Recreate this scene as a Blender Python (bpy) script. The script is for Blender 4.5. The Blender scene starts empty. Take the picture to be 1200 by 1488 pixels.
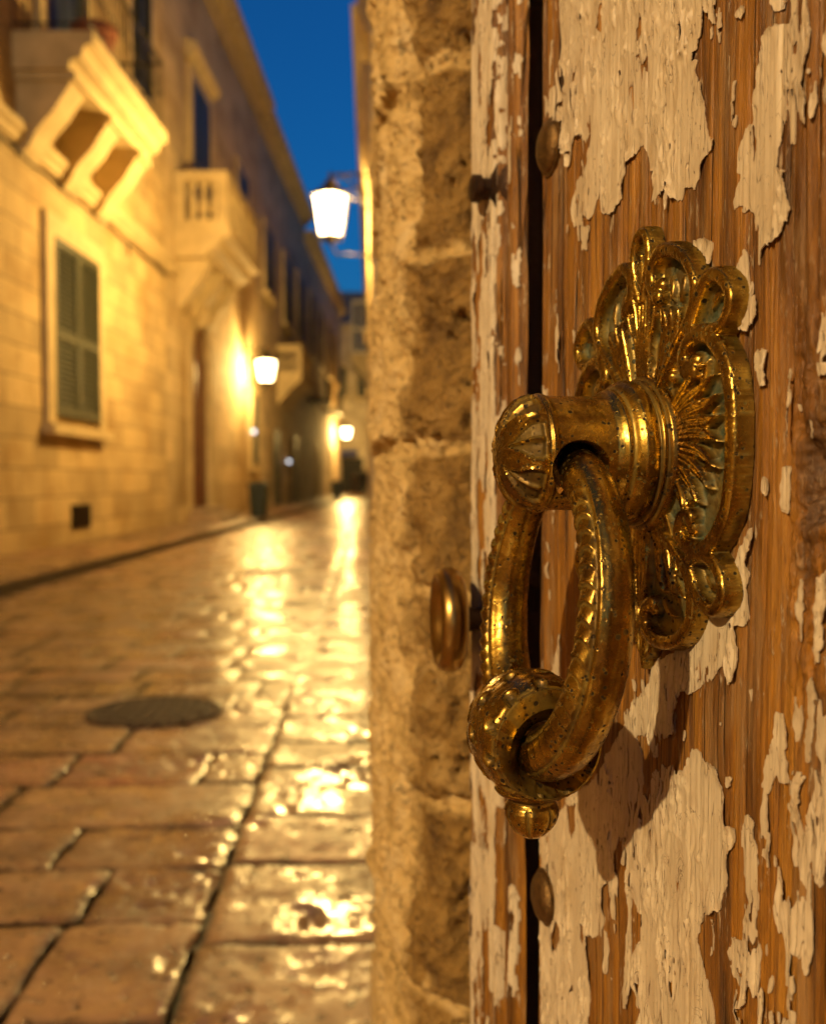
import bpy, math, random
import numpy as np
from mathutils import Vector, Matrix
random.seed(7); np.random.seed(7)
PI = math.pi
S = bpy.context.scene
COL = S.collection
V3 = lambda *a: np.array(a, float)

# ------------------------------------------------------------------ camera numbers (pixels of the 1200x1488 photograph)
F, CX, CY, EYE = 1450., 600., 744., 1.1
YAW, PIT = math.radians(1.70), math.radians(1.86)
FW = V3(math.sin(YAW)*math.cos(PIT), math.cos(YAW)*math.cos(PIT), -math.sin(PIT))
RT = V3(math.cos(YAW), -math.sin(YAW), 0)
UP = np.cross(RT, FW)
CAM = V3(0, 0, EYE)
def ray(px, py): return FW + RT*(px-CX)/F + UP*(CY-py)/F
def at(px, py, dep): return CAM + ray(px, py)*dep
def hit(px, py, O, n):
    r = ray(px, py); return CAM + r*(((O-CAM) @ n)/(r @ n))

# ------------------------------------------------------------------ noise
def _h(i, j, seed):
    n = (i.astype(np.int64)*374761393 + j.astype(np.int64)*668265263 + seed*974634777) & 0xffffffff
    n = ((n ^ (n >> 13))*1274126177) & 0xffffffff
    n = ((n ^ (n >> 16))*2246822519) & 0xffffffff
    return ((n ^ (n >> 15)) & 0xffffff)/16777215.
def vn(x, y, seed=0):
    xi, yi = np.floor(x), np.floor(y); fx, fy = x-xi, y-yi
    fx = fx*fx*fx*(fx*(fx*6-15)+10); fy = fy*fy*fy*(fy*(fy*6-15)+10)
    a, b, c, d = _h(xi, yi, seed), _h(xi+1, yi, seed), _h(xi, yi+1, seed), _h(xi+1, yi+1, seed)
    return (a*(1-fx)+b*fx)*(1-fy) + (c*(1-fx)+d*fx)*fy
def fbm(x, y, seed=0, o=4, g=.5):
    s, a, t = 0, 1., 0
    for k in range(o):
        s = s + a*vn(x*2**k+17.3*k, y*2**k-9.1*k, seed+k*13); t += a; a *= g
    return s/t*2-1           # about -1..1
def sstep(a, b, x):
    t = np.clip((x-a)/(b-a), 0, 1); return t*t*(3-2*t)

# ------------------------------------------------------------------ objects
def world_of(o):
    m = Matrix.Identity(4)
    while o is not None:
        m = o.matrix_basis @ m; o = o.parent
    return m
def setp(o, label=None, cat=None, group=None, kind=None):
    for k, v in (('label', label), ('category', cat), ('group', group), ('kind', kind)):
        if v: o[k] = v
    return o
def thing(name, label, cat, loc=(0, 0, 0), mat=None, group=None):
    o = bpy.data.objects.new(name, None); COL.objects.link(o)
    o.empty_display_size = .1
    if mat is not None: o.matrix_basis = mat
    else: o.location = loc
    return setp(o, label, cat, group)
def frame_matrix(O, X, Y, Z):
    M = Matrix.Identity(4)
    for i in range(3):
        M[i][0], M[i][1], M[i][2], M[i][3] = X[i], Y[i], Z[i], O[i]
    return M
def link(name, me, mat, parent):
    o = bpy.data.objects.new(name, me); COL.objects.link(o)
    if mat: me.materials.append(mat)
    if parent is not None: o.parent = parent
    return o
def npmesh(name, V, Fq, mat, parent=None, attrs=None, smooth=True, sharp=None):
    """V world coordinates (n,3); Fq (m,4) or (m,3) array, or list of tuples"""
    V = np.asarray(V, float)
    if parent is not None:
        M = np.array(world_of(parent).inverted()); V = V @ M[:3, :3].T + M[:3, 3]
    me = bpy.data.meshes.new(name)
    if isinstance(Fq, np.ndarray):
        n, k = Fq.shape
        me.vertices.add(len(V)); me.vertices.foreach_set('co', V.astype(np.float32).ravel())
        me.loops.add(n*k); me.loops.foreach_set('vertex_index', Fq.astype(np.int32).ravel())
        me.polygons.add(n); me.polygons.foreach_set('loop_start', np.arange(0, n*k, k, dtype=np.int32))
        try: me.polygons.foreach_set('loop_total', np.full(n, k, dtype=np.int32))
        except Exception: pass
        me.update(calc_edges=True); me.validate()
    else:
        me.from_pydata([tuple(v) for v in V], [], [tuple(f) for f in Fq]); me.update()
    me.polygons.foreach_set('use_smooth', np.full(len(me.polygons), smooth))
    for k, a in (attrs or {}).items():
        at_ = me.attributes.new(k, 'FLOAT', 'POINT'); at_.data.foreach_set('value', np.asarray(a, np.float32))
    if sharp is not None: me.set_sharp_from_angle(angle=math.radians(sharp))
    me.update()
    return link(name, me, mat, parent)
def gridfaces(nu, nv):
    i = np.arange(nu*nv).reshape(nu, nv)
    return np.stack([i[:-1, :-1], i[1:, :-1], i[1:, 1:], i[:-1, 1:]], -1).reshape(-1, 4)

class MB:
    """collects shapes in a local frame; M (4x4 numpy) carries them to the world"""
    def __init__(s, M=None): s.v, s.f, s.M = [], [], (np.eye(4) if M is None else np.array(M))
    def add(s, vs, fs):
        n = len(s.v); s.v += [tuple(v) for v in vs]; s.f += [tuple(i+n for i in f) for f in fs]; return s
    def box(s, x0, x1, y0, y1, z0, z1):
        x0, x1 = sorted((x0, x1)); y0, y1 = sorted((y0, y1)); z0, z1 = sorted((z0, z1))
        v = [(x, y, z) for z in (z0, z1) for y in (y0, y1) for x in (x0, x1)]
        return s.add(v, [(0, 2, 3, 1), (4, 5, 7, 6), (0, 1, 5, 4), (2, 6, 7, 3), (0, 4, 6, 2), (1, 3, 7, 5)])
    def hull2(s, bot, top):
        """two loops of equal length -> closed prism"""
        n = len(bot)
        return s.add(list(bot)+list(top), [tuple(range(n))[::-1], tuple(range(n, 2*n))] +
                     [(i, (i+1) % n, n+(i+1) % n, n+i) for i in range(n)])
    def tube(s, pts, r, seg=8):
        pts = [V3(*p) for p in pts]; n = len(pts)
        rs = r if hasattr(r, '__len__') else [r]*n
        vs, fs = [], []; ref = None
        for i, p in enumerate(pts):
            t = pts[min(i+1, n-1)]-pts[max(i-1, 0)]; t /= np.linalg.norm(t)+1e-12
            if ref is None:
                ref = np.cross(t, V3(0, 0, 1)) if abs(t[2]) < .9 else np.cross(t, V3(1, 0, 0))
            u = ref - t*(ref @ t); u /= np.linalg.norm(u); ref = u; w = np.cross(t, u)
            for k in range(seg):
                a = 2*PI*k/seg; vs.append(p + rs[i]*(u*math.cos(a)+w*math.sin(a)))
        for i in range(n-1):
            for k in range(seg):
                k2 = (k+1) % seg; fs.append((i*seg+k, i*seg+k2, (i+1)*seg+k2, (i+1)*seg+k))
        fs.append(tuple(range(seg))[::-1]); fs.append(tuple(range((n-1)*seg, n*seg)))
        return s.add(vs, fs)
    def lathe(s, prof, seg=24, o=(0, 0, 0), X=(1, 0, 0), Y=(0, 1, 0), Z=(0, 0, 1)):
        o, X, Y, Z = (V3(*q) for q in (o, X, Y, Z)); vs, fs = [], []; n = len(prof)
        for r, h in prof:
            for k in range(seg):
                a = 2*PI*k/seg; vs.append(o + X*r*math.cos(a) + Y*r*math.sin(a) + Z*h)
        for i in range(n-1):
            for k in range(seg):
                k2 = (k+1) % seg; fs.append((i*seg+k, i*seg+k2, (i+1)*seg+k2, (i+1)*seg+k))
        fs.append(tuple(range(seg))[::-1]); fs.append(tuple(range((n-1)*seg, n*seg)))
        return s.add(vs, fs)
    def build(s, name, mat, parent=None, smooth=False, sharp=None):
        V = np.array(s.v) @ s.M[:3, :3].T + s.M[:3, 3]
        return npmesh(name, V, s.f, mat, parent, smooth=smooth, sharp=sharp)

def copy_tree(o, parent=None):
    c = o.copy(); COL.objects.link(c); c.parent = parent
    for ch in list(o.children): copy_tree(ch, c)
    return c

# ------------------------------------------------------------------ materials
def newmat(name):
    m = bpy.data.materials.new(name); m.use_nodes = True
    nt = m.node_tree; nt.nodes.clear()
    out = nt.nodes.new('ShaderNodeOutputMaterial'); p = nt.nodes.new('ShaderNodeBsdfPrincipled')
    nt.links.new(p.outputs[0], out.inputs[0])
    return m, nt, p, out
def put(nt, sock, v):
    if isinstance(v, bpy.types.NodeSocket): nt.links.new(v, sock)
    elif v is not None:
        if hasattr(v, '__len__') and len(v) == 3 and sock.type == 'RGBA': v = (*v, 1)
        sock.default_value = v
def nd(nt, typ, ins=None, **props):
    n = nt.nodes.new('ShaderNode'+typ)
    for k, v in props.items(): setattr(n, k, v)
    for k, v in (ins or {}).items(): put(nt, n.inputs[k], v)
    return n
def math_(nt, op, a, b=0., c=0., clamp=False):
    n = nd(nt, 'Math', {0: a, 1: b, 2: c}, operation=op); n.use_clamp = clamp; return n.outputs[0]
def mixc(nt, f, a, b, mode='MIX'):
    n = nd(nt, 'Mix', data_type='RGBA', blend_type=mode); put(nt, n.inputs[0], f); put(nt, n.inputs[6], a); put(nt, n.inputs[7], b); return n.outputs[2]
def mixf(nt, f, a, b):
    n = nd(nt, 'Mix', data_type='FLOAT'); put(nt, n.inputs[0], f); put(nt, n.inputs[2], a); put(nt, n.inputs[3], b); return n.outputs[0]
def ramp(nt, f, pts, interp='LINEAR'):
    n = nt.nodes.new('ShaderNodeValToRGB'); put(nt, n.inputs[0], f); cr = n.color_ramp; cr.interpolation = interp
    while len(cr.elements) < len(pts): cr.elements.new(.5)
    for e, (p, c) in zip(cr.elements, pts):
        e.position = p; e.color = (*c, 1) if hasattr(c, '__len__') else (c, c, c, 1)
    return n.outputs[0]
def coords(nt, scale=(1, 1, 1), kind='Object'):
    tc = nd(nt, 'TexCoord'); return nd(nt, 'Mapping', {'Vector': tc.outputs[kind], 'Scale': scale}).outputs[0]
def noise(nt, vec, scale, detail=4, rough=.55, dist=0.):
    return nd(nt, 'TexNoise', {'Vector': vec, 'Scale': scale, 'Detail': detail, 'Roughness': rough, 'Distortion': dist}).outputs[0]
def attr(nt, name): return nd(nt, 'Attribute', attribute_name=name).outputs['Fac']
def bump(nt, h, strength=.5, dist=.001, normal=None):
    n = nd(nt, 'Bump', {'Height': h, 'Strength': strength, 'Distance': dist})
    if normal is not None: put(nt, n.inputs['Normal'], normal)
    return n.outputs[0]

def m_simple(name, col, rough=.6, metal=0., var=.25, scale=8, bumps=0., bdist=.01):
    m, nt, p, o = newmat(name); v = coords(nt)
    n = noise(nt, v, scale, 5)
    c = V3(*col)
    put(nt, p.inputs['Base Color'], ramp(nt, n, [(.25, tuple(c*(1-var))), (.75, tuple(np.minimum(c*(1+var), .95)))]))
    put(nt, p.inputs['Roughness'], rough); put(nt, p.inputs['Metallic'], metal)
    if bumps: put(nt, p.inputs['Normal'], bump(nt, noise(nt, v, scale*4, 5), bumps, bdist))
    return m

def m_brass():
    m, nt, p, o = newmat('aged_brass'); v = coords(nt)
    big = noise(nt, v, 45, 5, .6); mid = noise(nt, v, 190, 5, .65, .4); fine = noise(nt, v, 900, 3, .6)
    streak = noise(nt, coords(nt, (1, .25, 1)), 260, 4, .6)
    grime = attr(nt, 'grime')
    base = ramp(nt, mid, [(.28, (.17, .092, .018)), (.46, (.46, .30, .05)), (.72, (.66, .47, .09))])
    base = mixc(nt, ramp(nt, big, [(.42, 0.), (.62, .8)]), base, (.17, .095, .024))
    base = mixc(nt, ramp(nt, streak, [(.6, 0.), (.8, .5)]), base, (.13, .06, .02))
    # small dark pits
    vor = nd(nt, 'TexVoronoi', {'Vector': v, 'Scale': 300., 'Randomness': 1.}).outputs['Distance']
    spots = math_(nt, 'MULTIPLY', ramp(nt, vor, [(.20, 1.), (.27, 0.)]), ramp(nt, noise(nt, v, 75, 4, .6), [(.40, 0.), (.50, 1.)]))
    vor2 = nd(nt, 'TexVoronoi', {'Vector': v, 'Scale': 120., 'Randomness': 1.}).outputs['Distance']
    spots2 = math_(nt, 'MULTIPLY', ramp(nt, vor2, [(.12, 1.), (.17, 0.)]), ramp(nt, noise(nt, v, 60, 2), [(.44, 0.), (.52, 1.)]))
    spots = math_(nt, 'MAXIMUM', spots, spots2)
    g = math_(nt, 'MULTIPLY', grime, ramp(nt, mid, [(.30, .55), (.55, 1.)]))
    verd = ramp(nt, noise(nt, v, 230, 5, .7), [(.3, (.03, .022, .010)), (.44, (.05, .06, .03)), (.56, (.075, .10, .06)), (.66, (.13, .12, .075)), (.76, (.36, .30, .20))])
    dirt = math_(nt, 'MULTIPLY', attr(nt, 'dirt'), ramp(nt, mid, [(.3, .6), (.5, 1.)]))
    col = mixc(nt, spots, base, (.02, .012, .006)); col = mixc(nt, dirt, col, (.030, .019, .007)); col = mixc(nt, g, col, verd)
    put(nt, p.inputs['Base Color'], col)
    nonm = math_(nt, 'MAXIMUM', math_(nt, 'MULTIPLY', spots, .9), math_(nt, 'MAXIMUM', g, math_(nt, 'MULTIPLY', dirt, .9)))
    put(nt, p.inputs['Specular IOR Level'], mixf(nt, nonm, .5, .12))
    put(nt, p.inputs['Metallic'], math_(nt, 'SUBTRACT', 1., nonm, clamp=True))
    r = ramp(nt, mid, [(.3, .34), (.7, .20)])
    put(nt, p.inputs['Roughness'], mixf(nt, nonm, r, .6))
    h = math_(nt, 'ADD', math_(nt, 'MULTIPLY', mid, .5), math_(nt, 'MULTIPLY', fine, .12))
    h = math_(nt, 'SUBTRACT', h, math_(nt, 'MULTIPLY', spots, .6))
    put(nt, p.inputs['Normal'], bump(nt, h, .35, .0008))
    return m

def m_wood():
    m, nt, p, o = newmat('weathered_bare_wood')
    tc = nd(nt, 'TexCoord').outputs['Object']
    wv = nd(nt, 'TexNoise', {'Vector': nd(nt, 'Mapping', {'Vector': tc, 'Scale': (1, .35, 1)}).outputs[0], 'Scale': 16., 'Detail': 3.})
    wob = nd(nt, 'VectorMath', {0: wv.outputs['Color'], 1: (.5, .5, .5)}, operation='SUBTRACT').outputs[0]
    wob = nd(nt, 'VectorMath', {0: wob, 1: (.010, 0., 0.)}, operation='MULTIPLY').outputs[0]
    base = nd(nt, 'VectorMath', {0: tc, 1: wob}, operation='ADD').outputs[0]
    cs = lambda k: nd(nt, 'Mapping', {'Vector': base, 'Scale': (1, k, 1)}).outputs[0]
    g2 = noise(nt, cs(.045), 62, 7, .68, .7); g1 = noise(nt, cs(.035), 280, 6, .68, .5); g0 = noise(nt, cs(.07), 900, 4, .65, .6)
    big = noise(nt, cs(.3), 24, 5, .6); med = noise(nt, cs(.22), 90, 4, .65)
    c = ramp(nt, g2, [(.30, (.055, .020, .003)), (.42, (.18, .075, .009)), (.53, (.35, .150, .015)), (.62, (.45, .215, .030)), (.74, (.28, .11, .011))])
    c = mixc(nt, ramp(nt, big, [(.35, .55), (.52, 0.)]), c, (.15, .055, .006))
    c = mixc(nt, ramp(nt, g1, [(.32, .85), (.47, 0.)]), c, (.085, .030, .004))
    c = mixc(nt, math_(nt, 'MULTIPLY', ramp(nt, g0, [(.34, .7), (.5, 0.)]), ramp(nt, med, [(.4, .2), (.6, 1.)])), c, (.09, .032, .005))
    # long open checks in the grain
    ckn = noise(nt, cs(.018), 62, 2, .5, .5)
    ck = math_(nt, 'MULTIPLY', ramp(nt, math_(nt, 'ABSOLUTE', math_(nt, 'SUBTRACT', ckn, .5)), [(.0, 1.), (.016, 0.)]), ramp(nt, noise(nt, cs(.5), 14, 3), [(.44, 0.), (.52, 1.)]))
    c = mixc(nt, ck, c, (.018, .008, .003))
    # greyed patches, and a chalky residue of old primer left in the pores
    c = mixc(nt, ramp(nt, noise(nt, cs(.16), 46, 5, .65), [(.52, 0.), (.64, .7)]), c, (.33, .195, .075))
    fl = noise(nt, cs(.22), 300, 4, .7)
    res = math_(nt, 'MULTIPLY', ramp(nt, fl, [(.57, 0.), (.64, 1.)]), ramp(nt, med, [(.49, 0.), (.60, 1.)]))
    c = mixc(nt, math_(nt, 'MULTIPLY', res, .85), c, (.58, .45, .27))
    c = mixc(nt, math_(nt, 'MULTIPLY', attr(nt, 'rot'), .85), c, ramp(nt, fl, [(.35, (.02, .010, .004)), (.55, (.10, .05, .02)), (.7, (.30, .20, .11))]))
    put(nt, p.inputs['Base Color'], c)
    put(nt, p.inputs['Roughness'], ramp(nt, g1, [(.3, .60), (.7, .34)]))
    h = math_(nt, 'ADD', math_(nt, 'ADD', g1, math_(nt, 'MULTIPLY', g0, .4)), math_(nt, 'MULTIPLY', g2, .9))
    h = math_(nt, 'ADD', math_(nt, 'SUBTRACT', h, math_(nt, 'MULTIPLY', ck, 1.2)), math_(nt, 'MULTIPLY', res, .25))
    put(nt, p.inputs['Normal'], bump(nt, h, .9, .0019))
    return m
def m_paint():
    m, nt, p, o = newmat('old_cream_paint')
    v = coords(nt)
    brush = noise(nt, coords(nt, (1, .03, 1)), 520, 4, .6)
    blot = noise(nt, coords(nt, (1, .5, 1)), 38, 4)
    c = ramp(nt, blot, [(.3, (.58, .475, .305)), (.7, (.73, .625, .43))])
    c = mixc(nt, ramp(nt, brush, [(.28, .55), (.48, 0.)]), c, (.44, .34, .20))
    ck = noise(nt, coords(nt, (1, .10, 1)), 120, 3, .6, .6)
    crack = math_(nt, 'MULTIPLY', ramp(nt, math_(nt, 'ABSOLUTE', math_(nt, 'SUBTRACT', ck, .5)), [(.0, 1.), (.012, 0.)]), ramp(nt, blot, [(.42, 0.), (.52, 1.)]))
    ck2 = noise(nt, coords(nt, (1, .45, 1)), 95, 3, .6, 1.)
    crack = math_(nt, 'MAXIMUM', crack, math_(nt, 'MULTIPLY', ramp(nt, math_(nt, 'ABSOLUTE', math_(nt, 'SUBTRACT', ck2, .47)), [(.0, 1.), (.008, 0.)]), ramp(nt, noise(nt, v, 55, 2), [(.50, 0.), (.58, 1.)])))
    c = mixc(nt, ramp(nt, noise(nt, coords(nt, (1, .28, 1)), 60, 6, .7), [(.54, 0.), (.70, .55)]), c, (.40, .27, .12))
    c = mixc(nt, math_(nt, 'MULTIPLY', crack, .85), c, (.11, .055, .02))
    sp = noise(nt, coords(nt, (1, .35, 1)), 800, 3, .6)
    c = mixc(nt, ramp(nt, sp, [(.69, 0.), (.73, .8)]), c, (.17, .09, .035))
    c = mixc(nt, attr(nt, 'edge'), c, (.47, .36, .23))
    put(nt, p.inputs['Base Color'], c); put(nt, p.inputs['Roughness'], .5)
    h = math_(nt, 'SUBTRACT', math_(nt, 'ADD', brush, math_(nt, 'MULTIPLY', noise(nt, v, 1500, 2), .2)), math_(nt, 'MULTIPLY', crack, 1.5))
    put(nt, p.inputs['Normal'], bump(nt, h, .4, .0006))
    return m
def m_jamb():
    m, nt, p, o = newmat('worn_limestone_jamb'); v = coords(nt)
    n1 = noise(nt, v, 26, 6, .62); n2 = noise(nt, v, 110, 5, .65); tone = attr(nt, 'tone')
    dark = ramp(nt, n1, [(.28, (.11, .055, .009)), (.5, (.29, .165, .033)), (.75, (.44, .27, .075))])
    pale_lit = ramp(nt, n1, [(.28, (.50, .33, .10)), (.5, (.80, .56, .21)), (.75, (.88, .68, .34))])  # pale weathered stone, raised further with lamp light painted into the colour
    c = mixc(nt, tone, dark, pale_lit)
    c = mixc(nt, ramp(nt, n2, [(.30, .85), (.42, 0.)]), c, (.07, .038, .012))
    put(nt, p.inputs['Base Color'], c); put(nt, p.inputs['Roughness'], .7)
    put(nt, p.inputs['Normal'], bump(nt, math_(nt, 'ADD', n1, math_(nt, 'MULTIPLY', n2, 1.3)), 1., .007))
    return m
def m_facade(name, base=(.50, .37, .19), bw=.95, bh=.42, mortar=.35, blotch=1.):
    m, nt, p, o = newmat(name); tc = nd(nt, 'TexCoord').outputs['Object']
    sx = nd(nt, 'SeparateXYZ', {0: tc}); uv = nd(nt, 'CombineXYZ', {0: math_(nt, 'ADD', sx.outputs[0], math_(nt, 'MULTIPLY', sx.outputs[1], .7)), 1: sx.outputs[2], 2: 0.}).outputs[0]
    br = nd(nt, 'TexBrick', {'Vector': uv, 'Color1': (.72, .72, .72), 'Color2': (1.12, 1.12, 1.12), 'Mortar': (mortar,)*3, 'Scale': 1.,
                             'Mortar Size': .012, 'Mortar Smooth': .4, 'Brick Width': bw, 'Row Height': bh})
    n1 = noise(nt, tc, .9, 6, .6); n2 = noise(nt, tc, 7, 6, .65)
    b = V3(*base)
    c = ramp(nt, n1, [(.3, tuple(b*V3(.72, .62, .45)*blotch)), (.5, tuple(b)), (.72, tuple(b*1.22))])
    c = mixc(nt, 1., c, br.outputs[0], 'MULTIPLY')
    c = mixc(nt, ramp(nt, n2, [(.30, .65), (.44, 0.)]), c, tuple(b*V3(.42, .34, .25)))
    put(nt, p.inputs['Base Color'], c); put(nt, p.inputs['Roughness'], .85)
    h = math_(nt, 'ADD', math_(nt, 'MULTIPLY', br.outputs[1], -.6), n2)
    put(nt, p.inputs['Normal'], bump(nt, h, .6, .03))
    return m
def m_paving():
    m, nt, p, o = newmat('wet_limestone_paving'); v = coords(nt)
    tone = attr(nt, 'tone'); n1 = noise(nt, v, 3.2, 5, .6); n2 = noise(nt, v, 26, 5, .65); n3 = noise(nt, v, 62, 1, .5); nw = noise(nt, v, 19, 1.2, .5)
    c = ramp(nt, tone, [(0., (.25, .14, .07)), (.35, (.40, .24, .115)), (.7, (.45, .275, .14)), (1., (.42, .19, .11))])
    c = mixc(nt, ramp(nt, n1, [(.38, .75), (.58, 0.)]), c, (.16, .09, .045))
    c = mixc(nt, ramp(nt, noise(nt, v, 9, 6, .7), [(.52, 0.), (.66, .6)]), c, (.50, .35, .21))
    pit = ramp(nt, n2, [(.37, 1.), (.44, 0.)])
    c = mixc(nt, math_(nt, 'MULTIPLY', pit, .8), c, (.06, .034, .018))
    jt = attr(nt, 'joint'); c = mixc(nt, math_(nt, 'MULTIPLY', jt, .85), c, (.06, .038, .022))
    put(nt, p.inputs['Base Color'], c)
    wet = ramp(nt, math_(nt, 'ADD', math_(nt, 'MULTIPLY', noise(nt, v, 2.3, 6, .7), .8), math_(nt, 'MULTIPLY', n2, .2)), [(.37, .065), (.46, .16), (.53, .45)])
    put(nt, p.inputs['Roughness'], mixf(nt, jt, wet, .3))
    p.inputs['IOR'].default_value = 1.36
    h = math_(nt, 'ADD', math_(nt, 'MULTIPLY', nw, 1.), math_(nt, 'MULTIPLY', n3, .30))
    h = math_(nt, 'SUBTRACT', math_(nt, 'ADD', h, math_(nt, 'MULTIPLY', n2, .25)), math_(nt, 'MULTIPLY', pit, .35))
    put(nt, p.inputs['Normal'], bump(nt, h, 1., .0027))
    return m
def m_emit(name, col, strength, trans=True):
    m = bpy.data.materials.new(name); m.use_nodes = True; nt = m.node_tree; nt.nodes.clear()
    out = nt.nodes.new('ShaderNodeOutputMaterial'); e = nd(nt, 'Emission', {'Color': col, 'Strength': strength})
    if trans:
        t = nd(nt, 'BsdfTransparent'); a = nd(nt, 'AddShader', {0: e.outputs[0], 1: t.outputs[0]}); nt.links.new(a.outputs[0], out.inputs[0])
    else: nt.links.new(e.outputs[0], out.inputs[0])
    return m

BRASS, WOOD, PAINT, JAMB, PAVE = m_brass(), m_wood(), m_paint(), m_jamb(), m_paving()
STONE_A = m_facade('limestone_blocks'); STONE_B = m_facade('smooth_limestone', (.52, .40, .23), 1.2, .5, .6)
STONE_C = m_facade('grey_limestone', (.50, .41, .28), 1.0, .45, .5); STONE_D = m_facade('far_limestone', (.48, .40, .29), 1.0, .45, .5)
TRIM = m_simple('limestone_trim', (.50, .39, .22), .8, 0, .22, 3, .4, .02)
SHUT = m_simple('dark_green_shutter_paint', (.030, .033, .016), .5, 0, .3, 6)
SHUTD = m_simple('black_green_shutter_paint', (.012, .018, .014), .5, 0, .3, 6)
IRON = m_simple('black_iron', (.02, .018, .016), .45, .6, .4, 20)
RUST = m_simple('rusty_dark_iron', (.055, .03, .018), .5, .7, .5, 160, .5, .001)
BOLT = m_simple('dull_bronze_bolt', (.17, .10, .035), .45, .85, .6, 150, .8, .001)
KNOBM = m_simple('dull_brass', (.38, .24, .07), .28, 1., .35, 60)
REDD = m_simple('oxblood_door_paint', (.10, .022, .010), .45, 0, .3, 5)
TERRA = m_simple('terracotta', (.28, .09, .045), .7, 0, .25, 10)
BINM = m_simple('dark_green_plastic', (.012, .02, .010), .4, 0, .3, 10)
DARK = m_simple('dark_recess', (.01, .008, .007), .8, 0, .3, 6)
GLASSD = m_simple('dark_window_glass', (.012, .014, .018), .08, 0, .2, 2)
KERB = m_simple('wet_kerb_stone', (.32, .22, .13), .3, 0, .35, 4, .5, .02)
LAMPG = m_emit('lit_lamp_glass', (1., .72, .36), 9.)
WHITEG = m_emit('lit_white_globe', (.9, .93, 1.), 1.3)
CLOTH = m_simple('dark_cloth', (.02, .02, .025), .8, 0, .3, 20)
CLOTHB = m_simple('brown_cloth', (.10, .06, .04), .8, 0, .3, 20)
BLUEA = m_simple('blue_awning_cloth', (.03, .05, .22), .7, 0, .2, 8)
WHITEF = m_simple('pale_painted_timber', (.50, .47, .42), .6, 0, .15, 6)
ROOFM = m_simple('blue_grey_roof', (.12, .13, .15), .7, 0, .3, 4)
EARTH = m_simple('damp_earth', (.05, .035, .022), .5, 0, .4, 3)

# ================================================================== DOOR FRAME OF REFERENCE
ANG = math.radians(10.5)
A_ = V3(math.sin(ANG), -math.cos(ANG), 0); B_ = V3(0, 0, 1); N_ = np.cross(A_, B_)
C_ = at(950.6, 641, .4702)
def duv(px, py, t=0.):
    P = hit(px, py, C_+N_*t, N_) - C_; return P @ A_, P @ B_
def D(a, b, t):
    a, b, t = np.broadcast_arrays(np.asarray(a, float), b, t)
    return C_ + a[..., None]*A_ + b[..., None]*B_ + t[..., None]*N_

# ---- polygon distance field ------------------------------------------------
def sdf(P, X, Y):
    P = np.asarray(P, float); inside = np.zeros(X.shape, bool); d2 = np.full(X.shape, 1e9)
    for (x0, y0), (x1, y1) in zip(P, np.roll(P, -1, 0)):
        ex, ey = x1-x0, y1-y0
        t = np.clip(((X-x0)*ex+(Y-y0)*ey)/(ex*ex+ey*ey+1e-12), 0, 1)
        d2 = np.minimum(d2, (X-x0-t*ex)**2+(Y-y0-t*ey)**2)
        c = (y0 > Y) != (y1 > Y)
        inside ^= c & (X < (x1-x0)*(Y-y0)/((y1-y0) if y1 != y0 else 1e-12)+x0)
    d = np.sqrt(d2); return np.where(inside, d, -d)

def peel(name, us, vs, fld, base, place, parent, thick=.00045, curl=.0022, seed=0, follow=.45):
    """a layer of paint with its own thickness: cells where fld>0 (metres from the edge), rim snapped to the edge and skirted"""
    U, W = np.meshgrid(us, vs, indexing='ij'); du, dv = us[1]-us[0], vs[1]-vs[0]
    nu, nv = U.shape
    cen = (fld[:-1, :-1]+fld[1:, :-1]+fld[:-1, 1:]+fld[1:, 1:])/4 > 0
    q = gridfaces(nu, nv)[cen.ravel()]
    cnt = np.bincount(q.ravel(), minlength=nu*nv).reshape(nu, nv)
    rim = (cnt > 0) & (cnt < 4)
    gu, gv = np.gradient(fld, du, dv); g2 = gu*gu+gv*gv+1e-9
    su = np.clip(-fld*gu/g2, -.55*du, .55*du); sv = np.clip(-fld*gv/g2, -.55*dv, .55*dv)
    U = np.where(rim, U+su, U); W = np.where(rim, W+sv, W)
    dist = np.clip(fld, 0, None)
    lift = curl*np.exp(-dist/.0022)*np.clip(1.5*fbm(U/.012, W/.022, seed+5, 3)+.22, 0, 1.2)
    T = base(U, W)*follow + thick + lift
    used = np.unique(q); remap = -np.ones(nu*nv, np.int64); remap[used] = np.arange(len(used))
    q2 = remap[q]
    Uv, Wv, Tv = U.ravel()[used], W.ravel()[used], T.ravel()[used]
    e = np.concatenate([q2[:, [0, 1]], q2[:, [1, 2]], q2[:, [2, 3]], q2[:, [3, 0]]])
    key = np.sort(e, 1); key = key[:, 0]*len(used)+key[:, 1]
    _, inv, c = np.unique(key, return_inverse=True, return_counts=True)
    be = e[c[inv] == 1]
    bv = np.unique(be); m2 = -np.ones(len(used), np.int64); m2[bv] = np.arange(len(bv))+len(used)
    Ub, Wb = Uv[bv], Wv[bv]; Tb = Tv[bv]-.00045
    skirt = np.stack([be[:, 1], be[:, 0], m2[be[:, 0]], m2[be[:, 1]]], 1)
    V = place(np.concatenate([Uv, Ub]), np.concatenate([Wv, Wb]), np.concatenate([Tv, Tb]))
    ed = np.concatenate([np.exp(-np.clip(fld.ravel()[used], 0, None)/.0006)*.6, np.ones(len(bv))])
    return npmesh(name, V, np.concatenate([q2, skirt]), PAINT, parent, {'edge': ed}, smooth=True, sharp=50)

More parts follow.
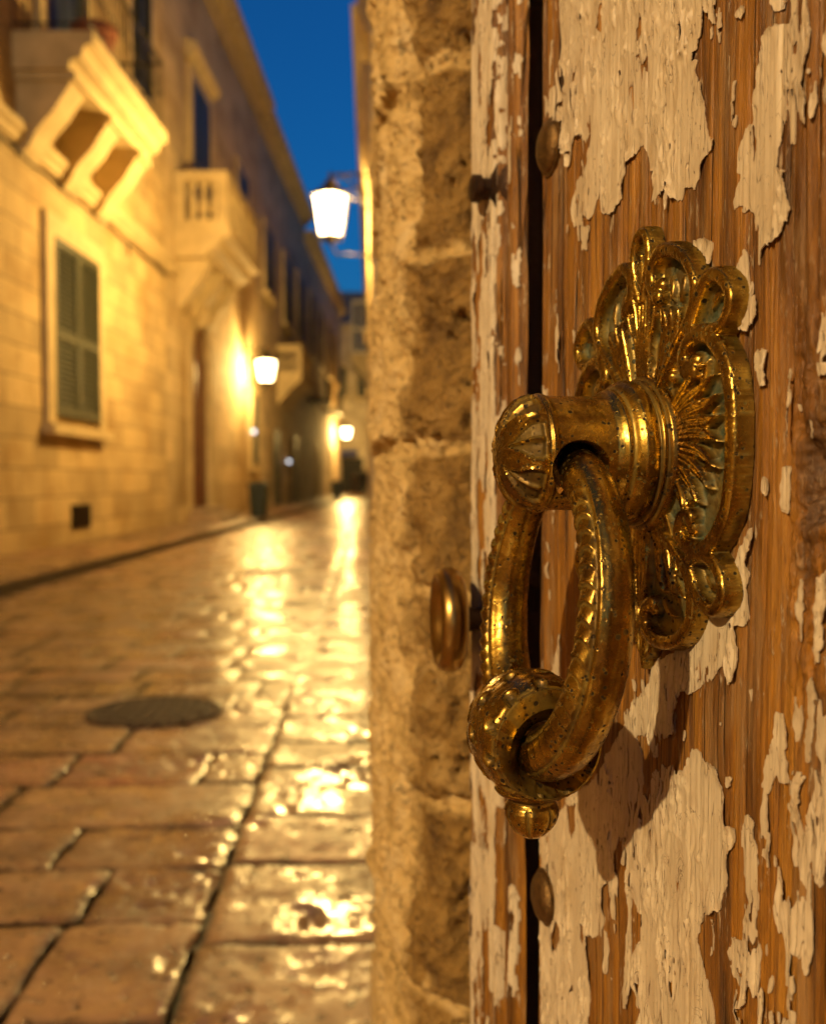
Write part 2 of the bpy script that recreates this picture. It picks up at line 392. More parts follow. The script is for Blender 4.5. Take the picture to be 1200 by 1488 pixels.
# ================================================================== THE DOOR
DOOR_M = frame_matrix(C_-B_*C_[2], A_, B_, N_)
door = thing('wooden_door', 'old wooden door with peeling cream paint, standing slightly ajar', 'door', mat=DOOR_M)
HINGE_A = duv(786, 744)[0]                      # far edge of the leaf
SEAM = duv(940, 150)[0]
ROT = duv(1196, 690)
def wood_t(a, b):
    r = sstep(.075, .13, a)
    t = .00045*fbm(a/.0016, b/.16, 3, 3) + .0007*fbm(a/.007, b/.13, 9, 3)
    t = t*(1+2.0*r)
    t = t - .0030*np.exp(-((a-SEAM-.0006*fbm(b/.03, b*0, 4, 2))/.0006)**2)*sstep(-.2, .2, fbm(b/.05, b*0+3, 8, 2)+.3)
    rr = np.hypot((a-ROT[0])/.016, (b-ROT[1])/.022) + .5*fbm(a/.008, b/.010, 21, 4)
    t = t - .007*sstep(1.0, .35, rr)
    r3 = sstep(.105, .118, a)*sstep(.10, -.02, np.abs(b+.035)-.02)
    t = t - .0035*r3*np.clip(fbm(a/.004, b/.006, 31, 3)+.35, 0, 1)
    gr = np.clip(fbm(a/.0035, b/.20, 41, 2)-.28, 0, 1)*.006*(.4+1.2*r)
    return t - gr
def rot_m(a, b):
    rr = np.hypot((a-ROT[0])/.018, (b-ROT[1])/.026) + .5*fbm(a/.008, b/.010, 21, 4)
    r3 = sstep(.105, .118, a)*sstep(.10, -.02, np.abs(b+.035)-.02)
    return np.maximum(sstep(1.1, .5, rr), r3*sstep(.05, .5, fbm(a/.005, b/.012, 33, 3))*.7)
zb = -C_[2]
aa = np.unique(np.concatenate([np.arange(HINGE_A, .150, .0008), np.linspace(.150, HINGE_A+.95, 24)]))
bb = np.unique(np.concatenate([np.linspace(zb+.02, -.40, 18), np.arange(-.40, .31, .0010), np.linspace(.31, zb+2.42, 24)]))
AA, BB = np.meshgrid(aa, bb, indexing='ij')
TT = wood_t(AA, BB)
nu, nv = AA.shape
top = D(AA, BB, TT).reshape(-1, 3)
gf = gridfaces(nu, nv)
ids = np.arange(nu*nv).reshape(nu, nv)
loop = np.concatenate([ids[:, 0], ids[-1, 1:], ids[::-1, -1][1:], ids[0, ::-1][1:-1]])
ba, bbv = AA.ravel()[loop], BB.ravel()[loop]
back = D(ba, bbv, np.full(len(loop), -.045))
side = np.stack([loop, np.roll(loop, -1), np.roll(np.arange(len(loop)), -1)+nu*nv, np.arange(len(loop))+nu*nv], 1)[:, ::-1]
npmesh('panel', np.concatenate([top, back]), np.concatenate([gf, side]), WOOD, door,
       {'rot': np.concatenate([rot_m(AA, BB).ravel(), np.zeros(len(loop))])}, smooth=True, sharp=60)
MB(np.array(DOOR_M)).box(HINGE_A+.004, HINGE_A+.946, .024, 2.416, -.050, -.0455).build('back_board', WOOD, door)

c4 = lambda L: [(780+x*.35, y*.35) for x, y in L]
c5 = lambda L: [(760+x*.3667, 980+y*.3667) for x, y in L]
POS = [
 c4([(90,-60),(85,80),(95,190),(85,265),(105,280),(115,320),(100,380),(105,560),(105,640),(135,625),(150,570),(185,560),(195,590),(215,560),(205,640),(190,740),(160,740),(145,870),(150,940),(175,940),(190,880),(205,910),(225,900),(255,790),(262,690),(265,880),(295,888),(320,880),(350,800),(370,680),(400,640),(435,595),(450,640),(465,715),(475,700),(478,760),(470,835),(500,810),(545,785),(560,830),(590,830),(610,775),(630,770),(640,805),(680,680),(720,625),(735,575),(715,580),(700,550),(690,520),(680,380),(655,320),(645,300),(660,240),(640,250),(665,180),(690,60),(690,20),(700,55),(720,40),(724,-60)]),
 c4([(960,100),(1030,95),(1035,200),(1045,240),(1060,330),(1065,380),(1030,370),(1010,460),(1005,540),(985,610),(980,700),(1020,690),(1030,770),(1045,840),(1030,920),(985,1010),(950,1010),(930,1060),(910,1110),(900,1060),(905,960),(895,880),(850,875),(850,840),(820,870),(805,895),(805,840),(835,730),(820,720),(820,620),(850,560),(860,520),(890,505),(885,570),(890,690),(900,650),(885,480),(895,400),(905,320),(925,240),(925,150)]),
 c4([(965,-40),(1005,-40),(1000,40),(975,50)]),
 c4([(45,370),(75,360),(105,400),(100,500),(70,520),(50,560),(40,450)]),
 c4([(185,940),(215,935),(205,1040),(178,1040)]),
 c4([(120,640),(138,640),(132,690),(120,685)]),
 c4([(830,50),(850,20),(855,40),(845,80),(828,75)]),
 c4([(650,1000),(690,990),(722,1010),(722,1110),(690,1060),(650,1050)]),
 c5([(60,1420),(55,1100),(50,900),(65,650),(130,560),(180,480),(250,440),(330,330),(370,240),(425,160),(430,110),(480,60),(500,0),(520,-50),(600,-90),(640,-60),(630,0),(620,90),(605,150),(600,230),(540,260),(530,320),(515,330),(505,290),(490,240),(440,240),(465,330),(470,470),(490,515),(500,440),(520,370),(540,350),(560,380),(600,350),(612,395),(640,380),(660,290),(690,310),(720,350),(770,365),(780,440),(795,555),(800,600),(835,610),(835,670),(805,720),(800,840),(780,870),(780,930),(740,960),(705,945),(690,1010),(680,1060),(700,1150),(720,1230),(745,1330),(755,1420)]),
 c5([(985,150),(1020,160),(1035,270),(1020,300),(1040,430),(1000,440),(990,410),(960,480),(940,470),(945,330),(975,320)]),
 c5([(870,560),(915,580),(910,650),(930,740),(905,850),(890,1000),(895,1200),(880,1310),(850,1330),(855,1240),(810,1170),(800,1100),(820,1045),(860,1060),(880,900),(870,800),(855,640)]),
 c5([(1075,370),(1110,400),(1095,590),(1050,560),(1030,510),(1065,520),(1080,470)]),
 c5([(1120,20),(1150,40),(1120,360),(1100,340),(1110,150)]),
 c5([(1110,660),(1130,690),(1115,860),(1098,800)]), c5([(1170,420),(1200,300),(1215,560),(1170,880),(1140,820),(1150,640)]),
 c5([(805,410),(818,408),(815,445),(803,440)]),
 [(1078,790),(1094,765),(1092,795),(1080,817),(1087,839),(1076,853),(1087,900),(1076,912),(1065,908),(1072,950),(1068,985),(1057,993),(1050,960),(1035,985),(1000,1010),(960,990),(985,930),(1030,890),(1058,850),(1066,810)],
 [(1094,511),(1110,507),(1111,554),(1100,567),(1092,538)],
 [(1130,681),(1142,676),(1144,730),(1137,749),(1128,742)], [(1105,692),(1115,696),(1112,722),(1103,712)],
 [(1078,359),(1094,429),(1098,456),(1084,484),(1067,468),(1063,417)],
 [(797,985),(806,945),(811,930),(812,985),(803,1010)],
]
NEG = [
 c5([(255,1420),(260,1180),(250,1040),(290,1035),(310,850),(335,808),(345,960),(360,970),(372,830),(358,720),(375,650),(408,645),(412,840),(405,1000),(390,1200),(385,1320),(405,1330),(422,1220),(440,1260),(455,1335),(430,1420)]),
 c5([(425,885),(448,940),(465,985),(452,1080),(420,1125),(418,980)]),
 c5([(165,520),(210,515),(200,590),(185,660),(172,610)]),
 c5([(220,980),(242,1000),(230,1080),(215,1040)]), c5([(130,970),(150,1010),(120,1120),(110,1050)]),
 c4([(425,50),(432,130),(405,180),(400,140)]), c4([(443,230),(452,240),(446,320),(436,290)]), c4([(180,50),(190,70),(182,95),(172,80)]),
 c4([(250,20),(275,0),(262,140),(246,120)]),
]
toD = lambda L, t=.0012: [duv(x, y, t) for x, y in L]
us = np.arange(HINGE_A+.004, .150, .0006); vs = np.arange(-.385, .305, .0006)
cu = np.arange(us[0]-.003, us[-1]+.006, .0015); cv = np.arange(vs[0]-.003, vs[-1]+.006, .0015)
XU, XV = np.meshgrid(cu, cv, indexing='ij')
f = np.full(XU.shape, -1.)
for P in POS: f = np.maximum(f, sdf(toD(P), XU, XV))
for P in NEG: f = np.minimum(f, -sdf(toD(P), XU, XV))
fi = np.empty((len(us), len(cv)))
for j in range(len(cv)): fi[:, j] = np.interp(us, cu, f[:, j])
f = np.empty((len(us), len(vs)))
for i in range(len(us)): f[i] = np.interp(vs, cv, fi[i])
U, W = np.meshgrid(us, vs, indexing='ij')
f += .0016*fbm(U/.0045, W/.010, 51, 5, .62) + .0008*fbm(U/.0012, W/.003, 52, 2)
# little loose flakes left standing on the bare wood, denser on the worn right hand side
dens = .46 - .22*sstep(.07, .125, U) + .10*sstep(-.06, -.10, U)*sstep(.2, -.2, W)
dens = dens + .25*sstep(.055, .03, np.abs(U-.012)-.06)*sstep(.12, .08, np.abs(W))
fl = (fbm(U/.0065, W/.030, 61, 4, .6) - dens)*.004
f = np.maximum(f, fl)
# slits and chips in the paint along the grain
sl = np.abs(fbm(U/.0055, W/.075, 71, 3))
msk = sstep(.18, .42, fbm(U/.02, W/.035, 72, 2))
f = np.minimum(f, np.where(msk > .02, (sl-.045*msk)*.006, 1.))
ch = fbm(U/.0016, W/.0055, 73, 2)
f = np.minimum(f, (.80-.22*sstep(.05, .4, fbm(U/.03, W/.03, 74, 2))-ch)*.003)
f = np.minimum(f, np.where(fbm(W/.04, U*0+7, 75, 2) > -.1, (np.abs(U-SEAM)-.0004), 1.))
peel('peeling_paint', us, vs, f, wood_t, lambda a, b, t: D(a, b, t), door)

def dome_bolt(px, py, r, h, parent, mat, O=None, n=None, nm='bolt'):
    O = C_ if O is None else O; n = N_ if n is None else n
    P = hit(px, py, O, n); X = np.cross(B_, n); X /= np.linalg.norm(X)
    prof = [(r*1.05, -.002), (r*1.05, .0015), (r*.96, .002)] + [(r*.93*math.cos(k*PI/16), .002+h*math.sin(k*PI/16)) for k in range(8)] + [(.0004, .002+h)]
    return MB().lathe(prof, 32, P, X, B_, n).build(nm, mat, parent, True, 40)
dome_bolt(801, 214, .0165, .006, door, BOLT); dome_bolt(793, 1303, .0165, .006, door, BOLT)

# ================================================================== THE KNOCKER
knock = thing('door_knocker', 'brass ring knocker on a scrolled leafy backplate, hanging on the peeling door', 'door knocker',
              mat=frame_matrix(D(0, 0, 0), A_, B_, N_))
def cr(pts, n=34):
    P = np.array(pts, float); P = np.concatenate([[2*P[0]-P[1]], P, [2*P[-1]-P[-2]]]); out = []
    for i in range(1, len(P)-2):
        t = np.linspace(0, 1, n, endpoint=False)[:, None]
        a, b, c, d = P[i-1], P[i], P[i+1], P[i+2]
        out.append(.5*(2*b+(c-a)*t+(2*a-5*b+4*c-d)*t*t+(3*b-a-3*c+d)*t**3))
    return np.concatenate(out+[P[-2:-1]])
ga = np.arange(-.094, .0941, .0004); gb = np.arange(-.112, .1041, .0004)
GA, GB = np.meshgrid(ga*1000, gb*1000, indexing='ij')
Hh = np.full(GA.shape, -1.); SCR = np.zeros(GA.shape)
def near(path, pad):
    x0, y0 = path.min(0)-pad; x1, y1 = path.max(0)+pad
    i0, i1 = np.searchsorted(ga*1000, (x0, x1)); j0, j1 = np.searchsorted(gb*1000, (y0, y1))
    return slice(max(i0-1, 0), i1+1), slice(max(j0-1, 0), j1+1)
def stroke(pts, w0, w1, h, kind='round', groove=0., h1=None, mirror=True):
    global Hh
    for sx in ((1, -1) if mirror else (1,)):
        path = cr(pts); path = path*V3(sx, 1)
        n = len(path); s = np.linspace(0, 1, n)
        w = w0+(w1-w0)*s if kind != 'leaf' else w0*np.clip(np.sin(PI*(.12+.88*s**.8)), .04, 1)
        hh = h+((h1 if h1 is not None else h)-h)*s
        sl = near(path, max(w0, w1)+1)
        X, Y = GA[sl], GB[sl]; best = np.full(X.shape, 9.); bh = np.zeros(X.shape); bd = np.zeros(X.shape)
        for (x, y), wi, hi in zip(path, w, hh):
            d = np.hypot(X-x, Y-y)/wi; m = d < best
            best = np.where(m, d, best); bh = np.where(m, hi, bh); bd = np.where(m, wi, bd)
        q = np.clip(1-best**2, 0, 1)
        if kind == 'band':                       # steep sided, softly crowned
            r = bh*(.62*sstep(1.0, .80, best)+.38*np.sqrt(np.clip(1-(best/.97)**2, 0, 1)))
            SCR[sl] = np.maximum(SCR[sl], (best < 1.05)*1.)
        else:
            r = bh*(.40*sstep(1.0, .7, best)+.60*np.sqrt(q))
        if groove: r = r - groove*np.exp(-(best*bd/.55)**2)*(best < 1)
        r = np.where(best < 1, r, -1.)
        Hh[sl] = np.maximum(Hh[sl], r)
def ball(x, y, r, h, mirror=True):
    for sx in ((1, -1) if mirror else (1,)):
        sl = near(np.array([[x*sx, y]]), r+1); d = np.hypot(GA[sl]-x*sx, GB[sl]-y)/r
        Hh[sl] = np.maximum(Hh[sl], np.where(d < 1, h*(.45+.55*np.sqrt(np.clip(1-d*d, 0, 1))), -1))
# ground plate
pl = np.hypot(GA/72, (GB+2)/82)
pl2 = np.minimum(pl, np.minimum(np.hypot((np.abs(GA)-28)/24, (GB-62)/22), np.minimum(np.hypot((np.abs(GA)-26)/24, (GB+68)/22), np.hypot((np.abs(GA)-62)/17, (GB+2)/46))))
for cx_, cy_, rx_, ry_ in ((63, 53, 14, 9), (63, -60, 11, 9), (0, 84, 7, 11)): pl2 = np.minimum(pl2, np.hypot((np.abs(GA)-cx_)/rx_, (GB-cy_)/ry_))
Hh = np.where(pl2 < 1, 2.2+.35*fbm(GA/5, GB/5, 5, 3), Hh)
# border: scrolls
stroke([(17,64),(11,70),(11,78),(20,84),(34,81),(46,73),(52,62),(49,52),(41,45),(31,36),(20,24)], 4.6, 2.6, 9.2, 'band')
ball(17.5, 69, 4.2, 7.8)
stroke([(46,45),(52,55),(62,64),(73,62),(80,53),(75,44),(62,42),(48,44)], 4.2, 3.4, 9, 'band')
stroke([(50,27),(44,29),(42,36),(50,42),(62,41),(73,33),(80,21),(82.5,0),(80,-25),(73,-38),(62,-46.5),(49,-47),(40,-42),(42,-35),(49,-34)], 4.9, 4.4, 9.2, 'band')
ball(50.5, 31.5, 4.3, 8); ball(48.5, -38.5, 4.2, 7.8)
stroke([(50,-51),(62,-49),(73,-55),(76,-65),(67,-71),(56,-66),(50,-57)], 4.2, 3.4, 9, 'band')
stroke([(24,-42),(36,-50),(48,-60),(51,-73),(44,-84),(31,-90),(15,-91),(6,-86),(7,-78),(13,-75)], 3.2, 4.6, 9, 'band')
ball(13, -77, 4.2, 7.8)
stroke([(2,66),(7,78),(8,88),(5,95),(0,97)], 2.4, 3.4, 9, 'band'); stroke([(0,66),(0,80)], 2, 4, 5, mirror=False)
stroke([(0,-84),(0,-95),(0,-107)], 8, 1.2, 6, groove=1.2, mirror=False)
stroke([(9,-90),(7,-97),(3,-101)], 4, 2, 5)
# palmettes and acanthus leaves
for x, top, w in ((0, 86, 2.6), (4, 78, 2.2), (7.5, 70, 2.0), (11, 60, 1.8)):
    stroke([(x*.45, 22), (x*.6, 45), (x, top-8), (x*1.25+.5, top)], w, w*.75, 6.5, groove=.0, h1=8.0, mirror=x > 0)
for p in ([(13,22),(20,40),(23,54),(20,60)], [(14,22),(24,40),(29,52),(29,59)], [(15,22),(27,38),(35,50),(37,57)], [(16,20),(29,34),(38,43),(42,45)]):
    stroke(p, 4.2, 3, 6.5, 'leaf', .9, 8.5)
for p in ([(24,10),(38,20),(50,26),(58,30)], [(25,8),(42,16),(56,20),(66,25)], [(26,6),(44,11),(60,13),(70,17)], [(26,4),(46,6),(60,6),(72,8)],
          [(26,0),(46,1),(60,0),(71,-3)], [(26,-3),(44,-5),(58,-8),(69,-14)], [(25,-6),(42,-10),(55,-15),(64,-23)], [(24,-9),(38,-15),(48,-21),(55,-29)],
          [(22,-12),(33,-20),(40,-27),(42,-33)]):
    stroke(p, 4.0, 3, 6, 'leaf', 1.0, 8.5)
for p in ([(12,-24),(24,-38),(33,-50),(38,-62)], [(10,-26),(20,-42),(28,-56),(32,-70)], [(8,-28),(15,-46),(20,-60),(24,-70)]):
    stroke(p, 4.4, 3, 6, 'leaf', 1.0, 8.5)
stroke([(0,-26),(0,-45),(0,-62),(0,-84)], 9, 2, 6.5, 'leaf', 1.2, 7.5, mirror=False)
for x in (3, 6): stroke([(x*.5, -28), (x*.8, -45), (x, -60), (x*.6, -74)], 1.6, 1., 7.4, groove=0)
ball(28, 46, 2., 7.5); ball(36, -42, 2., 7.5); ball(56, 14, 2, 8); ball(30, 27, 3, 8)
for p in ([(9,70),(14,60),(17,50)], [(24,72),(26,66),(27,60)], [(36,70),(36,64),(34,58)], [(46,14),(54,22),(60,33)], [(44,-2),(56,3),(68,13)], [(44,-14),(56,-14),(66,-9)],
          [(36,-26),(44,-28),(52,-26)], [(28,-58),(36,-66),(42,-70)], [(18,-72),(25,-77),(32,-79)], [(38,38),(33,33),(27,30)], [(8,-40),(14,-56),(15,-66)], [(60,52),(66,56),(72,55)], [(58,-58),(64,-62),(70,-62)]):
    stroke(p, 2.6, 2, 4.6, 'leaf', .8, 6.2)
# boss behind the stud
rr = np.hypot(GA, GB+6); Hh = np.where(rr < 40, np.maximum(Hh, 3+9*np.clip(1-(rr/38)**2, 0, 1)), Hh)
k = Hh > 0
Hs = Hh.copy()
for _ in range(1):                                  # soften like an old casting
    Z = np.where(Hs > 0, Hs, 0); P = np.pad(Z, 1, mode='edge')
    B5 = (P[1:-1, 1:-1]*4+P[:-2, 1:-1]+P[2:, 1:-1]+P[1:-1, :-2]+P[1:-1, 2:])/8; Hs = np.where(k, B5, 0)
Hs += np.where(k, .16*fbm(GA/1.6, GB/1.6, 91, 3)+.22*fbm(GA/6, GB/6, 92, 2), 0)
cell = k[:-1, :-1] & k[1:, :-1] & k[:-1, 1:] & k[1:, 1:]
q = gridfaces(*GA.shape)[cell.ravel()]
cnt = np.bincount(q.ravel(), minlength=GA.size).reshape(GA.shape); rim = (cnt > 0) & (cnt < 4)
Hs = np.where(rim, 0.0, Hs)
# wide blur tells the hollows, where verdigris and old paint sit
W_ = np.where(k, Hs, 3.)
for _ in range(18):
    P = np.pad(W_, 2, mode='edge'); W_ = (P[2:-2, 2:-2]+P[:-4, 2:-2]+P[4:, 2:-2]+P[2:-2, :-4]+P[2:-2, 4:])/5
grime = sstep(5.2, 2.8, Hs+1.2*fbm(GA/4, GB/4, 93, 3))*(np.hypot(GA, GB+6) > 30)*np.clip(.75+1.0*fbm(GA/13, GB/13, 97, 3), 0, 1)
fleck = sstep(.46, .50, fbm(GA/3.2, GB/4.5, 94, 4, .6))*sstep(.0, .35, fbm(GA/22, GB/22, 95, 2))*(GA > -20)
grime = np.maximum(grime, fleck*.9); grime[rim] = .2
used = np.unique(q); remap = -np.ones(GA.size, np.int64); remap[used] = np.arange(len(used))
npmesh('backplate', D(GA.ravel()[used]/1000, GB.ravel()[used]/1000, .0004+Hs.ravel()[used]/1000), remap[q], BRASS, knock, {'grime': grime.ravel()[used]}, True)

# ---- stud with its eye
SB = -.006                                   # height of the stud axis
def revolve(prof, nseg, disp=None):
    pr = np.array(prof, float); d = np.r_[0, np.cumsum(np.hypot(*np.diff(pr, axis=0).T))]
    s = np.linspace(0, d[-1], int(d[-1]/.00042)); r = np.interp(s, d, pr[:, 1]); t = np.interp(s, d, pr[:, 0])
    for _ in range(2):
        r[1:-1] = (r[:-2]+2*r[1:-1]+r[2:])/4; t[1:-1] = (t[:-2]+2*t[1:-1]+t[2:])/4
    th = np.linspace(0, 2*PI, nseg, endpoint=False)
    dt, dr = np.gradient(t), np.gradient(r); L = np.hypot(dt, dr)+1e-12
    R, T = np.repeat(r[:, None], nseg, 1), np.repeat(t[:, None], nseg, 1); TH = np.repeat(th[None], len(s), 0)
    if disp is not None:
        dd = disp(T, TH); R = R+dd*(dt/L)[:, None]; T = T-dd*(dr/L)[:, None]
    n = len(s); i = np.arange(n*nseg).reshape(n, nseg); j = np.roll(i, -1, 1)
    return R, T, TH, np.stack([i[:-1], j[:-1], j[1:], i[1:]], -1).reshape(-1, 4), i
def stud_leaf(T, TH):
    q = np.clip((T-.0612)/.0158, 0, 1); ph = ((TH*7/(2*PI)) % 1)-.5
    w = .44*np.sin(PI*np.clip(.30+.70*q, 0, 1))**.8
    inside = sstep(.0, .05, w-np.abs(ph)-.03)*sstep(.02, .10, q)*sstep(.98, .86, q)
    rib = np.exp(-((np.abs(ph)-w+.02)/.035)**2); mid = np.exp(-(ph/.045)**2)*sstep(.05, .2, q)
    side_ = np.exp(-((np.abs(np.abs(ph)-.5))/.05)**2)*sstep(.5, .1, q)
    return q, inside, rib, mid, side_
def stud_disp(T, TH):
    q, ins, rib, mid, sd = stud_leaf(T, TH); on = sstep(.0606, .0622, T)*sstep(1., .93, q)
    d = on*(-.0013*ins + .0011*mid*ins*1.6 + .0008*rib + .0005*sd)
    return d + .00012*fbm(TH*9, T/.003, 12, 3)
prof = [(.002, .0362), (.006, .0368), (.0085, .0358), (.0094, .0338), (.0102, .0342), (.0112, .0344), (.0120, .0334), (.0124, .0322), (.0135, .0334), (.0160, .0341), (.0190, .0336), (.0215, .0318),
        (.0230, .0300), (.0238, .0296), (.0255, .0296), (.0275, .0282), (.0300, .0270), (.034, .0264), (.050, .0262), (.0565, .0264), (.0575, .0273), (.0592, .0273), (.0604, .0262),
        (.0645, .0258), (.0688, .0236), (.0725, .0195), (.0752, .0140), (.0768, .0080), (.0774, .0006)]
R, T, TH, fq_, ix = revolve(prof, 200, stud_disp)
q_, in_, rb_, md_, sd_ = stud_leaf(T, TH); studd = sstep(.0606, .0622, T)*in_*(1-md_)*(1-.6*rb_)*.8
studd = np.maximum(studd, .7*np.exp(-((T-.0094)/.0005)**2)+.7*np.exp(-((T-.0122)/.0005)**2)+.5*np.exp(-((T-.0232)/.0006)**2))
NSEG = 200
V = D(R*np.sin(TH), SB+R*np.cos(TH), T).reshape(-1, 3)
fl_ = [tuple(x) for x in fq_] + [tuple(ix[-1]), tuple(ix[0])[::-1]]
stud = npmesh('stud', V, fl_, BRASS, knock, {'dirt': studd.ravel()}, smooth=True)
EY, ET, ER = -.0142, .0468, .0127            # eye: height, distance from door, radius
cut = MB().lathe([(ER*1.07, -.06), (ER*1.07, -.0262), (ER, -.0245), (ER, .0245), (ER*1.07, .0262), (ER*1.07, .06)], 64, D(0, EY, ET), N_, B_, A_).build('cutter', None, knock)
import bmesh
for ob in (stud, cut):
    bm = bmesh.new(); bm.from_mesh(ob.data); bmesh.ops.recalc_face_normals(bm, faces=bm.faces); bm.to_mesh(ob.data); bm.free()
md = stud.modifiers.new('b', 'BOOLEAN'); md.object = cut; md.operation = 'DIFFERENCE'; md.solver = 'EXACT'
dg = bpy.context.evaluated_depsgraph_get(); dg.update()
me2 = bpy.data.meshes.new_from_object(stud.evaluated_get(dg)); stud.modifiers.clear(); stud.data = me2
bpy.data.objects.remove(cut)
me2.set_sharp_from_angle(angle=math.radians(38))
if not me2.materials: me2.materials.append(BRASS)

# ---- ring
RB, RTt, RR = -.0768, .052, .0654
nu, nv = 720, 112
u = np.linspace(0, 2*PI, nu, endpoint=False)[:, None]; v = np.linspace(0, 2*PI, nv, endpoint=False)[None]
r0 = .0098 + .0030*(.5-.5*np.cos(u))
ph = (u*58/(2*PI)) % 1
band = np.exp(-((np.abs((v-1.42+PI) % (2*PI)-PI))/.52)**4)
cross = (np.abs((v-1.42+PI) % (2*PI)-PI))/.52
scale_ = (ph-.45*cross**2) % 1
leafb = (.0021*(scale_**1.3) - .0007)*band - .0009*np.exp(-((cross-1.18)/.16)**2) + .0004*np.exp(-((cross-1.5)/.2)**2)
low = sstep(.25, .6, .5-.5*np.cos(u))
dev = leafb*sstep(.06, .2, .5-.5*np.cos(u)) + .00016*fbm(u*16+v*0, v*2.2+u*0, 15, 3) - .0005*np.exp(-((np.abs((v-.2+PI) % (2*PI)-PI)-.5)/.12)**2)*low*.6
r_ = r0+dev
aR = (RR + r_*np.cos(v)); V = D(aR*np.sin(u), RB+aR*np.cos(u), RTt-.10*aR*np.cos(u)+r_*np.sin(v)).reshape(-1, 3)
i = np.arange(nu*nv).reshape(nu, nv); qd = np.stack([i, np.roll(i, -1, 0), np.roll(np.roll(i, -1, 0), -1, 1), np.roll(i, -1, 1)], -1).reshape(-1, 4)
ringd = np.clip(band*sstep(.35, .0, scale_)*1.1 + .9*np.exp(-((cross-1.18)/.14)**2), 0, 1)*sstep(.06, .2, .5-.5*np.cos(u))
ring = npmesh('ring', V, qd[:, ::-1], BRASS, knock, {'dirt': (ringd*.75).ravel()}, smooth=True)

# ---- striker boss: a barrel sleeve round the bottom of the ring, and its finial
BO = D(.001, -.1352, .0600)
sb = np.linspace(-1, 1, 91)
outer = [(.0222*x, .0288*math.sqrt(max(0, 1-(abs(x)*.58)**2.4))) for x in sb]
prof2 = [(-.0130, .0130), (-.0175, .0182), (-.0205, .0200)] + [(-.0226, outer[0][1]-.0010)] + outer + [(.0226, outer[-1][1]-.0010), (.0205, .0200), (.0175, .0182), (.0130, .0130)]
pr = np.array(prof2); n2 = len(pr); ns = 192
th = np.linspace(0, 2*PI, ns, endpoint=False)[None]
X = np.repeat(pr[:, :1], ns, 1); Rr = np.repeat(pr[:, 1:], ns, 1); isout = ((np.arange(n2) > 5) & (np.arange(n2) < n2-6))[:, None]
xx = X/.0222
row = np.floor((xx+1)*1.25+.25); off = (row % 2)*.5
cu_ = ((xx+1)*1.25+.25) % 1-.5; cth = ((th*11/(2*PI)+off+.35*cu_) % 1)-.5
tear = np.hypot(cu_*1.0, (cth+.45*np.abs(cu_)-.1)*(1.25+1.2*cu_))
bossd = isout*np.clip(1.3*sstep(.25, .19, tear)+.9*np.exp(-((np.abs(xx)-.90)/.03)**2), 0, 1)*.85 + (1-isout)*np.clip(.25+.7*fbm(th*9+X*0, X/.002+th*0, 23, 3), 0, .8)
dev = isout*(-.0026*sstep(.25, .17, tear) + .0007*np.exp(-((tear-.30)/.05)**2)) + isout*.00025*fbm(th*7+X*0, X/.004+th*0, 19, 3)
dev = dev - isout*.0010*np.exp(-((np.abs(xx)-.90)/.045)**2)
Rr = Rr+dev
ecc = np.where(np.arange(n2)[:, None] < 3, -.0025, np.where(np.arange(n2)[:, None] > n2-4, -.0025, 0))  # tunnel sits toward the ring
ecb = np.where(np.arange(n2)[:, None] < 3, -.0040, np.where(np.arange(n2)[:, None] > n2-4, -.0040, 0))
V = (BO + X[..., None]*A_ + (Rr*np.sin(th)+ecb)[..., None]*B_ + (Rr*np.cos(th)+ecc)[..., None]*N_).reshape(-1, 3)
i = np.arange(n2*ns).reshape(n2, ns); j = np.roll(i, -1, 1)
qd = np.stack([i[:-1], j[:-1], j[1:], i[1:]], -1).reshape(-1, 4)
qc = np.stack([i[-1], j[-1], j[0], i[0]], -1).reshape(-1, 4)
npmesh('striker_boss', V, np.concatenate([qd, qc]), BRASS, ring, {'dirt': bossd.ravel()}, smooth=True, sharp=42)
FO = D(.001, -.1352, .0605)
fp = np.array([(.0005, -.0235), (.0162, -.0240), (.0172, -.0256), (.0160, -.0272), (.0122, -.0284), (.0106, -.0298), (.0108, -.0312), (.0120, -.0330), (.0127, -.0352), (.0125, -.0378), (.0114, -.0408), (.0094, -.0438), (.0066, -.0464), (.0036, -.0482), (.0004, -.0488)])
fs_ = np.linspace(0, 1, 90); fk = np.linspace(0, 1, len(fp)); fr_, fh_ = np.interp(fs_, fk, fp[:, 0]), np.interp(fs_, fk, fp[:, 1])
th = np.linspace(0, 2*PI, 96, endpoint=False)[None]
gr_ = np.exp(-((np.abs(((th*7/(2*PI)) % 1)-.5))/.07)**2)*(sstep(-.031, -.035, fh_)*sstep(-.0475, -.044, fh_))[:, None]
Rr = fr_[:, None]-.0009*gr_; hh = np.repeat(fh_[:, None], 96, 1)
V = (FO + (Rr*np.cos(th))[..., None]*A_ + (Rr*np.sin(th))[..., None]*N_ + hh[..., None]*B_).reshape(-1, 3)
i = np.arange(90*96).reshape(90, 96); j = np.roll(i, -1, 1)
npmesh('finial', V, np.stack([i[:-1], j[:-1], j[1:], i[1:]], -1).reshape(-1, 4), BRASS, ring, {'dirt': (gr_*.8+np.exp(-((hh+.0298)/.0008)**2)*.7).ravel()}, True)

